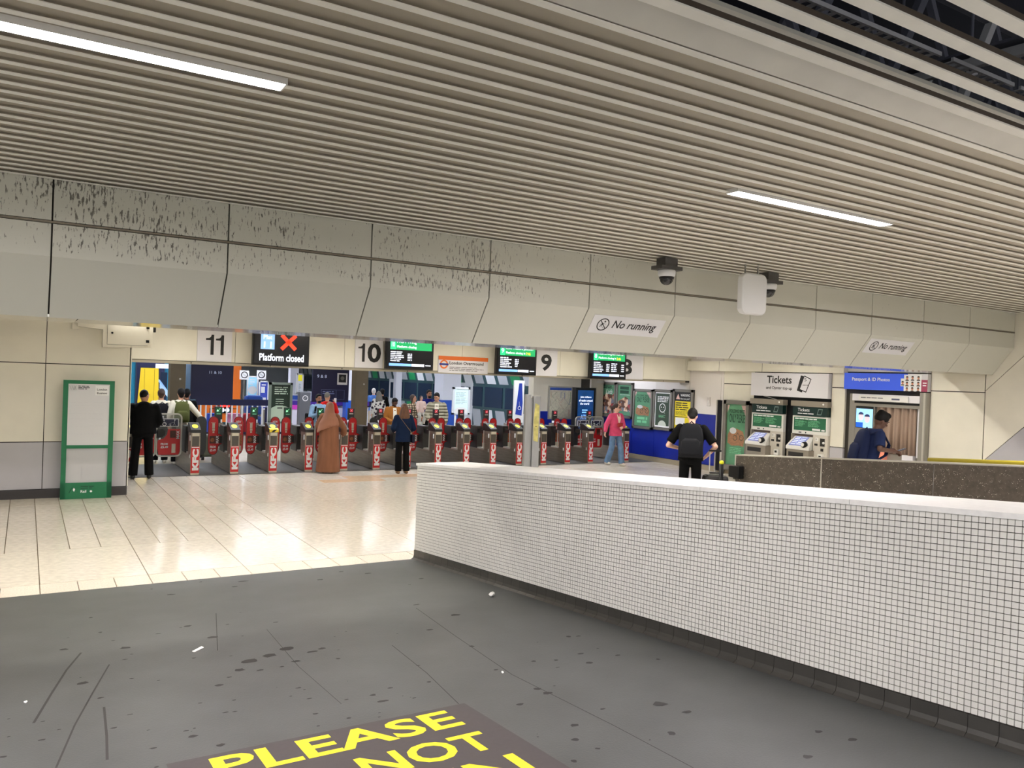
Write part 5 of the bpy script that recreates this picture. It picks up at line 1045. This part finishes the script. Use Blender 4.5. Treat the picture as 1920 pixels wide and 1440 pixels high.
    if st == 'buzz': e.ell((0,-.008,1.650), (.0775,.095,.100), 16, 10)
    elif st == 'short': e.ell((0,-.016,1.658), (.084,.098,.102), 16, 10); e.ell((0,.03,1.722), (.062,.062,.035), 12, 8); e.ell((0,-.052,1.590), (.060,.045,.06), 12, 8)
    elif st == 'afro': e.ell((0,-.012,1.672), (.092,.108,.108), 16, 10); e.ell((0,.045,1.735), (.062,.055,.045), 12, 8); e.ell((0,-.05,1.73), (.06,.06,.045), 12, 8)
    elif st == 'long':
        e.ell((0,-.018,1.662), (.090,.100,.104), 16, 10); e.loft([[(a*math.cos(i*.3927), -.06+b*math.sin(i*.3927), zz) for i in range(16)] for zz, a, b in ((1.68,.09,.08),(1.57,.118,.085),(1.44,.142,.085),(1.33,.125,.06))])
    elif st == 'tied': e.ell((0,-.016,1.66), (.085,.098,.102), 16, 10); e.ell((0,-.11,1.63), (.04,.045,.05), 10, 8); e.cap((0,-.12,1.60), (0,-.11,1.48), .03, .015)
    elif st == 'fall': e.ell((0,-.016,1.66), (.086,.099,.103), 16, 10); [e.cap((k*.075,.0,1.64), (k*.09,.0,1.46), .03, .02) for k in (-1, 1)]
    if st not in ('none', 'hijab'): remesh(e.tr(S @ HM).ob('hair', HR[hc], t), .012)
    # clothes
    lo = .014*loose
    if top:
        e = MB(); rr = ((hem,.168,.118),(1.0,.155,.110),(1.14,.155,.112),(1.29,.172,.120),(1.38,.165,.108),(1.45,.105,.083),(1.485,.072,.072))
        rr = [r for r in rr if r[0] >= hem]; e.loft([rg(a, b+lo-.008, c+lo-.008) for a, b, c in rr])
        for k in 'LR':
            if sleeve == 'long': e.cap(J[k+'s'], J[k+'e'], .058+lo*.7, .046+lo*.7); e.cap(J[k+'e'], J[k+'e'].lerp(J[k+'w'], .97), .046+lo*.7, .034+lo*.5, flat1=True)
            else: e.cap(J[k+'s'], J[k+'s'].lerp(J[k+'e'], .82), .058+lo*.6, .060+lo*.6, flat1=True)
        if hood: e.ell(sh((0,-.07,1.45)), (.12,.075,.07), 12, 8)
        remesh(e.tr(S).ob('top', top, t), .014)
    if bottom:
        e = MB(); e.loft([rg(1.0,.148,.106), rg(.90,.160,.116), rg(.82,.150,.105)])
        for k in 'LR':
            e.cap(J[k+'h'], J[k+'k'], .090, .064+lo*.5); e.cap(J[k+'k'], J[k+'a']+Vector((0,0,-.02)), .064+lo*.5, .050+lo, flat1=True)
        remesh(e.tr(S).ob('trousers', bottom, t), .014)
    if shoes:
        for k in 'LR':
            a = J[k+'a']; e = MB(); e.cap(a+Vector((0,-.035,-.045)), a+Vector((0,.12,-.052)), .045, .038); e.cap(a+Vector((0,-.01,-.02)), a+Vector((0,.02,-.03)), .05, .045)
            e.v = [(p[0], p[1], max(p[2], a.z-.09)) for p in e.v]; remesh(e.tr(S).ob('shoe', shoes, t), .012)
    if robe:
        e = MB(); e.loft([[(rx*math.cos(2*PI*i/20), .01+ry*math.sin(2*PI*i/20), zz) for i in range(20)] for zz, rx, ry in ((.03,.30,.22),(.4,.27,.20),(.85,.245,.18),(1.15,.225,.165),(1.35,.20,.14),(1.45,.12,.10))])
        for k in 'LR': e.cap(J[k+'s'], J[k+'e'], .085, .075); e.cap(J[k+'e'], J[k+'w'], .075, .085, flat1=True)
        remesh(e.tr(S).ob('robe', robe, t), .016)
        e = MB(); e.tr(S)
        e.ell((0,-.010,1.635), (.105,.120,.135), 16, 10)
        e.loft([[(cx+rx*math.cos(2*PI*i/20), cy+ry*math.sin(2*PI*i/20), zz-.35*max(0, -cx+0)*0-.28*max(0, -math.cos(2*PI*i/20))*k_) for i in range(20)] for zz, rx, ry, cx, cy, k_ in ((1.66,.10,.115,0,-.01,0),(1.50,.13,.13,-.01,-.02,.1),(1.36,.235,.18,-.02,-.02,.45),(1.18,.275,.205,-.03,-.02,.75))])
        remesh(e.tr(S).ob('headscarf', mat('headscarf_brown', (150,102,80), .8), t), .016)
    global LAST; LAST = t
    return t
def backpack(x, y, z, rz, h, lean, m, label, w=.30, hgt=.46, logo=None, z0=.98, strap=None):
    t = thing('backpack', label, 'backpack', (x, y, z), rz); s = h/1.75; strap = strap or m
    rot = Matrix.Scale(s, 4) @ Matrix.Translation((0, -.135+lean*.25, z0)) @ Matrix.Rotation(-math.atan(lean)*.9, 4, 'X')
    q = MB(); n = 20; sq = lambda a, p: math.copysign(abs(a)**p, a)
    prof = ((0,.80,.7),(.03,.97,.95),(.2,1.0,1.0),(.62,.98,.92),(.85,.86,.74),(.96,.62,.5),(1.0,.3,.25))
    q.loft([[(w/2*a*sq(math.cos(2*PI*i/n),.65), -.075+.085*b*sq(math.sin(2*PI*i/n),.65), f*hgt) for i in range(n)] for f, a, b in prof]); q.tr(rot).ob('bag_body', m, t, True)
    q = MB(); q.loft([[(w*.40*a*sq(math.cos(2*PI*i/n),.6), -.165+.03*b*sq(math.sin(2*PI*i/n),.6), .04+f*hgt*.48) for i in range(n)] for f, a, b in ((0,.9,.6),(.08,1,1),(.8,.95,1),(1,.6,.4))]); q.tr(rot).ob('front_pocket', m, t, True)
    for k in (-1, 1):
        q = MB(); pts = [(k*.10,-.03,hgt*.88),(k*.115,.06,hgt*.99),(k*.12,.17,hgt*.95),(k*.125,.27,hgt*.72),(k*.14,.25,hgt*.4),(k*.17,.10,hgt*.15),(k*.14,-.02,.06)]
        for a, b in zip(pts[:-1], pts[1:]): q.bar(a, b, .045, .016)
        q.tr(rot).ob('strap', strap, t)
    q = MB(); q.cap((-.03,-.05,hgt*1.0), (0,-.05,hgt*1.06), .008); q.cap((0,-.05,hgt*1.06), (.03,-.05,hgt*1.0), .008); q.tr(rot).ob('grab_loop', strap, t)
    if logo: MB().box(-.025, .025, -.202, -.19, .10, .15).tr(rot).ob('label_patch', logo, t)
    return t
mc = lambda n, c, **k: mat('cloth_'+n, c, .85, spec=.15, **k)
K = mc('black', (7,7,8)); JEAN = mc('jeans', (96,122,152), noise=(7, .25)); DJ = mc('dark_jeans', (30,34,48)); SHW = mat('shoe_white', (214,206,190), .6); SHB = mat('shoe_black', (18,17,17), .5); SHT = mat('shoe_brown', (126,96,66), .6); WT = mc('white_tee', (222,214,192))
def by_px(px, py, Y): p = P('y', Y, px, py); return p.x, p.z
rr = lambda d: math.radians(d)
# 1 man in black
x, hh = by_px(271, 730, 17.45)
person('man all in black standing at the first gate, seen from behind', x, 17.45, 0, rr(-6), hh, 'tan', ('buzz','black'), K, bottom=K, shoes=SHB, loose=2.6, yaw=rr(-38), hood=True, width=1.28, arms={'Le':(-.42,-.03,1.12),'Lw':(-.42,.06,.93),'Re':(.29,.0,1.12),'Rw':(.24,.24,1.02)}, legs={'Lk':(-.13,.0,.5),'La':(-.16,-.02,.09),'Rk':(.11,.02,.5),'Ra':(.13,.0,.09)})
# 2, 3 behind the wide gate
x, hh = by_px(303, 729, 20.15); person('man in white tee with black backpack behind the wide gate', x, 20.15, 0, 0, hh, 'tan', ('short','brown'), WT, sleeve='short', bottom=K, shoes=SHW, loose=2, yaw=rr(-10))
backpack(x, 20.15, 0, 0, hh, 0, mc('pack_black', (26,24,28)), 'black backpack with small white patch on the man in white tee', .31, .44, M_wprint)
x, hh = by_px(340, 728, 19.75); person('man in cream shirt with olive backpack reaching towards a gate', x, 19.75, 0, 0, hh, 'tan', ('short','black'), WT, bottom=K, shoes=SHW, loose=1.8, arms={'Re':(.36,.02,1.18),'Rw':(.52,.02,.98)})
backpack(x, 19.75, 0, 0, hh, 0, mc('pack_olive', (76,80,42)), 'olive green backpack on the man in the cream shirt', .33, .48)
x, hh = by_px(351, 729, 20.7); person('person in black mostly hidden behind the man with the olive backpack', x, 20.7, 0, rr(-15), hh, 'brown', ('short','black'), K, bottom=K, shoes=SHB, loose=1.5)
# 4, 5
x, hh = by_px(598, 739, 20.45); person('bearded man in pale denim shirt facing the gates, one hand raised', x, 20.45, 0, PI+rr(8), hh, 'brown', ('short','black'), mc('denim', (128,156,180), noise=(9,.1)), bottom=K, shoes=SHB, beard=True, loose=1.5, width=1.05, arms={'Re':(.25,.05,1.14),'Rw':(.16,.34,1.22)})
t = thing('shoulder_bag', 'black shoulder bag strap and bag worn by the man in denim', 'bag', (x, 20.45, 0), PI+rr(8)); q = MB(); pts = [(.13,.11,1.42),(.15,.13,1.30),(.18,.10,1.05),(.27,-.05,.98)]
for a, b in zip(pts[:-1], pts[1:]): q.bar(a, b, .05, .014)
q.tr(Matrix.Scale(hh/1.75, 4)).ob('strap', K, t); MB().box(.19, .29, -.24, .0, .90, 1.22).tr(Matrix.Scale(hh/1.75, 4)).ob('bag_body', K, t, bevel=.03)
x, hh = by_px(614, 735, 21.6); person('man in red top seen from behind, holding a phone up', x, 21.6, 0, rr(-25), hh, 'tan', ('buzz','grey'), mc('red', (190,26,22)), bottom=DJ, shoes=SHB, loose=1.8, width=1.08, yaw=rr(-20), arms={'Re':(.27,.12,1.18),'Rw':(.19,.28,1.42)})
pp = Matrix.Translation((x, 21.6, 0)) @ Matrix.Rotation(rr(-25), 4, 'Z') @ Vector((.19*hh/1.75, .33*hh/1.75, 1.50*hh/1.75)); t = thing('mobile_phone', 'pale phone held up by the man in red', 'phone', pp, rr(-25)); MB().box(-.035, .035, -.005, .005, -.07, .07).ob('case', M_wprint, t, bevel=.004); MB().box(-.03, .03, .005, .0055, -.06, .06).ob('screen', m_scr, t)
# 6 woman in brown robe
x, hh = by_px(619, 757, 17.42); person('woman in long brown robe and headscarf at the gate, seen from behind', x, 17.42, 0, rr(-22), hh*1.02, 'brown', ('hijab','black'), robe=mc('robe_brown', (130,88,66), noise=((14,14,2),.12)), shoes=SHB, arms={'Re':(.35,.10,1.12),'Rw':(.34,.30,.96),'Le':(-.27,.03,1.15),'Lw':(-.20,.20,1.02)})
# 7 woman in blue coat
x, hh = by_px(758, 757, 16.88); CO = mc('coat_blue', (15,30,56), noise=(8,.15))
t = person('woman in dark blue hooded coat and black trousers, seen from behind', x, 16.88, 0, rr(-6), hh, 'fair', ('long','auburn'), CO, bottom=K, shoes=SHT, hem=.80, loose=2.4, hood=True, width=1.05, arms={'Le':(-.26,.0,1.14),'Lw':(-.18,.22,1.05),'Re':(.27,.0,1.13),'Rw':(.19,.20,1.04)})
t = thing('crossbody_bag', 'small dark crossbody bag on thin strap over the blue coat', 'bag', (x, 16.88, 0), rr(-6)); s = hh/1.75; q = MB()
for a, b in (((-.12,-.13,1.40),(.05,-.165,1.18)),((.05,-.165,1.18),(.235,-.09,.98))): q.bar(a, b, .014, .008)
q.tr(Matrix.Scale(s, 4)).ob('strap', SHT, t); MB().box(.20, .28, -.12, .10, .78, .98).tr(Matrix.Scale(s, 4)).ob('bag_body', mc('bag_navy', (22,24,40)), t, bevel=.02)
# 8 to 12, facing the gates from the platform side
x, hh = by_px(738, 748, 20.25); person('man in tan brown jacket looking down behind the gates', x, 20.25, 0, PI, hh*1.03, 'dark', ('short','black'), mc('jacket_tan', (146,92,38)), bottom=K, shoes=SHB, nod=rr(32), yaw=rr(8), loose=2.2, beard=True, width=1.08, arms={'Re':(.26,.02,1.12),'Rw':(.12,.26,1.05),'Le':(-.26,.02,1.12),'Lw':(-.12,.26,1.05)})
t = LAST; MB().loft([[(-.05,.130,1.02),(.05,.130,1.02),(.05,.10,1.02),(-.05,.10,1.02)],[(-.055,.148,1.28),(.055,.148,1.28),(.055,.11,1.28),(-.055,.11,1.28)],[(-.05,.115,1.44),(.05,.115,1.44),(.05,.08,1.44),(-.05,.08,1.44)]]).tr(Matrix.Scale(hh*1.03/1.75,4)).ob('tee_front', WT, t)
m_pl = mc('plaid', (206,190,160)); nt = m_pl.node_tree; b = nt.nodes['Principled BSDF']; tc = nt.nodes.new('ShaderNodeTexCoord'); wv = []
for ax in 'XZ':
    wn = nt.nodes.new('ShaderNodeTexWave'); wn.bands_direction = ax; wn.inputs['Scale'].default_value = 4.5; nt.links.new(tc.outputs['Object'], wn.inputs[0]); r = nt.nodes.new('ShaderNodeMapRange'); r.inputs[1].default_value = .72; r.inputs[2].default_value = .8; nt.links.new(wn.outputs['Fac'], r.inputs[0]); wv.append(r.outputs[0])
mxm = nt.nodes.new('ShaderNodeMath'); mxm.operation = 'MAXIMUM'; nt.links.new(wv[0], mxm.inputs[0]); nt.links.new(wv[1], mxm.inputs[1]); mx = nt.nodes.new('ShaderNodeMix'); mx.data_type = 'RGBA'; nt.links.new(mxm.outputs[0], mx.inputs[0]); mx.inputs[6].default_value = lin((206,190,160)); mx.inputs[7].default_value = lin((72,60,48)); nt.links.new(mx.outputs[2], b.inputs['Base Color'])
x, hh = by_px(775, 740, 21.7); person('woman in plaid shirt carrying a small girl behind the gates', x, 21.7, 0, PI+rr(15), hh, 'tan', ('fall','brown'), m_pl, bottom=DJ, shoes=SHW, loose=1.6, yaw=rr(22), arms={'Le':(-.28,.06,1.14),'Lw':(-.20,.28,1.08),'Re':(.24,.06,1.12),'Rw':(-.02,.28,1.08)})
cx, cz = by_px(790, 742, 21.5); person('small girl in pale pink top with hair band, carried by the woman in plaid', cx, 21.5, cz-1.02, PI, 1.02, 'fair', ('fall','brown'), mc('pale_pink', (226,198,186)), bottom=mc('child_trousers', (190,186,176)), shoes=SHW, loose=2.5, fine=.010, width=1.05, legs={'Lk':(-.14,.22,.72),'La':(-.12,.10,.42),'Rk':(.14,.22,.72),'Ra':(.12,.10,.42)}, arms={'Le':(-.22,.06,1.18),'Lw':(-.12,.22,1.10),'Re':(.24,.05,1.18),'Rw':(.26,.16,1.02)})
x, hh = by_px(805, 731, 22.6); person('staff man in dark blue jumper with pale chest badge, behind the gates', x, 22.6, 0, PI, hh, 'brown', ('short','black'), mc('staff_blue', (18,22,92)), bottom=K, shoes=SHB, beard=True, loose=1.6, width=1.08)
t = LAST; MB().prism([(.10+.05*math.cos(i*.628)*(1 if i % 2 else .6), 1.31+.05*math.sin(i*.628)*(1 if i % 2 else .6)) for i in range(10)], .128, .134).tr(Matrix.Scale(hh/1.75,4)).ob('chest_badge', M_wprint, t)
m_puf = mc('puffer', (158,152,128)); nt = m_puf.node_tree; b = nt.nodes['Principled BSDF']; tc = nt.nodes.new('ShaderNodeTexCoord'); wn = nt.nodes.new('ShaderNodeTexWave'); wn.bands_direction = 'Z'; wn.inputs['Scale'].default_value = 3.6; nt.links.new(tc.outputs['Object'], wn.inputs[0]); bp = nt.nodes.new('ShaderNodeBump'); bp.inputs['Strength'].default_value = 1; bp.inputs['Distance'].default_value = .03; nt.links.new(wn.outputs['Fac'], bp.inputs['Height']); nt.links.new(bp.outputs[0], b.inputs['Normal'])
x, hh = by_px(820, 738, 20.35); person('man in grey green quilted jacket looking down at a gate', x, 20.35, 0, PI+rr(-28), hh*1.02, 'tan', ('short','black'), m_puf, bottom=DJ, shoes=SHB, nod=rr(22), yaw=rr(-14), loose=2.8, width=1.1, hood=True, arms={'Re':(.27,.04,1.12),'Rw':(.20,.26,1.0)})
t = LAST; MB().loft([[(-.05,.140,.98),(.05,.140,.98),(.05,.10,.98),(-.05,.10,.98)],[(-.06,.158,1.28),(.06,.158,1.28),(.06,.11,1.28),(-.06,.11,1.28)],[(-.05,.122,1.44),(.05,.122,1.44),(.05,.08,1.44),(-.05,.08,1.44)]]).tr(Matrix.Scale(hh*1.02/1.75,4)).ob('tee_front', WT, t)
# 13, 14 far off on the platform
x, hh = by_px(701, 728, 28.5); person('white haired man in blue shirt far off on the platform', x, 28.5, 0, rr(-20), hh, 'fair', ('short','white'), mc('sky_blue', (84,128,206)), sleeve='short', bottom=mc('beige', (190,172,150)), shoes=SHB, loose=1.5)
m_fl = mc('floral', (216,214,206)); nt = m_fl.node_tree; b = nt.nodes['Principled BSDF']; vo = nt.nodes.new('ShaderNodeTexVoronoi'); vo.inputs['Scale'].default_value = 9; tc = nt.nodes.new('ShaderNodeTexCoord'); nt.links.new(tc.outputs['Object'], vo.inputs['Vector']); r = nt.nodes.new('ShaderNodeMapRange'); r.inputs[1].default_value = .38; r.inputs[2].default_value = .46; nt.links.new(vo.outputs['Distance'], r.inputs[0]); mx = nt.nodes.new('ShaderNodeMix'); mx.data_type = 'RGBA'; nt.links.new(r.outputs[0], mx.inputs[0]); mx.inputs[6].default_value = lin((48,38,48)); mx.inputs[7].default_value = lin((220,216,206)); nt.links.new(mx.outputs[2], b.inputs['Base Color'])
x, hh = by_px(710, 734, 26.5); person('grey haired woman in black and white patterned dress far off on the platform', x, 26.5, 0, 0, hh, 'fair', ('long','grey'), m_fl, bottom=m_fl, shoes=SHB, loose=2.2, hem=.62)
x, hh = by_px(717, 729, 27.4); person('dark haired person in black far off on the platform, beside the patterned dress', x, 27.4, 0, 0, hh, 'tan', ('short','black'), K, bottom=K, shoes=SHB)
# 15 woman in pink
x, hh = by_px(1156, 757, 17.1); PK = mc('pink', (204,76,112), noise=(12,.12))
person('woman in bright pink cardigan, sunglasses and jeans walking out of the gates', x, 17.1, 0, rr(-178), hh, 'fair', ('tied','brown'), PK, bottom=JEAN, shoes=SHW, hem=.84, loose=2.6, yaw=rr(38), face=True, width=1.05,
       arms={'Le':(-.27,.02,1.12),'Lw':(-.02,.25,1.10),'Re':(.30,-.06,1.14),'Rw':(.36,-.02,.94)}, legs={'Lk':(-.11,.12,.50),'La':(-.13,.16,.09),'Rk':(.10,-.02,.50),'Ra':(.11,-.20,.10)})
S_ = Matrix.Translation((x,17.1,0)) @ Matrix.Rotation(rr(-178),4,'Z') @ Matrix.Scale(hh/1.75,4)
Hm = Matrix.Translation((0,0,1.5)) @ Matrix.Rotation(rr(38),4,'Z') @ Matrix.Translation((0,0,-1.5))
t = LAST; q = MB()
for k in (-1, 1): q.prism([(k*.034+.027*math.cos(i*.628), 1.634+.020*math.sin(i*.628)) for i in range(10)], .102, .108); q.bar((k*.06,.1,1.64), (k*.08,.0,1.635), .006)
q.bar((-.01,.106,1.638), (.01,.106,1.638), .006); q.tr(Matrix.Scale(hh/1.75,4) @ Hm).ob('sunglasses', m_eye, t)
t = LAST; MB().loft([[(-.02,.150,1.20),(.02,.150,1.20),(.02,.1,1.20),(-.02,.1,1.20)],[(-.055,.150,1.34),(.055,.150,1.34),(.055,.1,1.34),(-.055,.1,1.34)],[(-.06,.108,1.45),(.06,.108,1.45),(.06,.06,1.45),(-.06,.06,1.45)]]).tr(Matrix.Scale(hh/1.75,4)).ob('blouse_front', mc('blouse', (240,214,196)), t)
t = thing('hand_bag', 'small red brown purse held against the pink cardigan', 'bag', (x,17.1,0), rr(-178)); MB().box(-.06, .12, .19, .25, 1.10, 1.22).tr(Matrix.Scale(hh/1.75,4)).ob('bag_body', mc('purse', (150,52,52)), t, bevel=.02); MB().box(-.05, .11, .185, .192, 1.17, 1.19).tr(Matrix.Scale(hh/1.75,4)).ob('clasp', M_trim_ if 0 else M_black, t)
# 16 man in black tee with backpack
x, y = 9.95, 10.25; hh = 1.92; a = rr(-46)
person('man in black tee and black jeans with black backpack, seen from behind with elbows out', x, y, 0, a, hh, 'fair', ('short','black'), K, sleeve='short', bottom=K, shoes=SHB, loose=1.6, nod=rr(38), lean=.12, width=1.12, fine=.010,
       arms={'Le':(-.36,.02,1.10),'Lw':(-.16,.22,1.04),'Re':(.38,-.02,1.12),'Rw':(.22,.22,.92)})
backpack(x, y, 0, a, hh, .12, mc('pack_charcoal', (28,29,33)), 'large charcoal backpack on the man in the black tee', .38, .54, None, .93, K)
# 17 man with phone
x, y = 11.82, 8.12; hh = 1.93; a = rr(-121); z0 = ramp_z(y); NV = mc('navy_shirt', (30,40,74), noise=(6,.12))
person('man in navy shirt looking down at his phone in front of the photo booth', x, y, z0, a, hh, 'dark', ('afro','black'), NV, sleeve='short', bottom=mc('navy_trousers', (16,18,30)), shoes=SHB, loose=1.8, nod=rr(30), lean=.22, width=1.02, fine=.009, hem=.92,
       arms={'Le':(-.24,.06,1.17),'Lw':(-.10,.36,1.15),'Re':(.26,.06,1.17),'Rw':(.06,.39,1.13)})
backpack(x, y, z0, a, hh, .22, mc('pack_navy', (22,30,58)), 'large navy backpack on the man looking at his phone', .34, .52, None, .92)
pp = Matrix.Translation((x, y, z0)) @ Matrix.Rotation(a, 4, 'Z') @ Vector((-.01*hh/1.75, .50*hh/1.75, 1.15*hh/1.75)); t = thing('mobile_phone', 'dark phone in the hands of the man in navy', 'phone', pp, a); o = MB().box(-.038, .038, -.08, .08, -.005, .005).ob('case', M_black, t, bevel=.004); o.rotation_euler = (.35,0,0); o2 = MB().box(-.033, .033, -.074, .074, .005, .0056).ob('screen', mat('phone_screen', (60,70,90), .2, emit=.3), t); o2.rotation_euler = (.35,0,0)
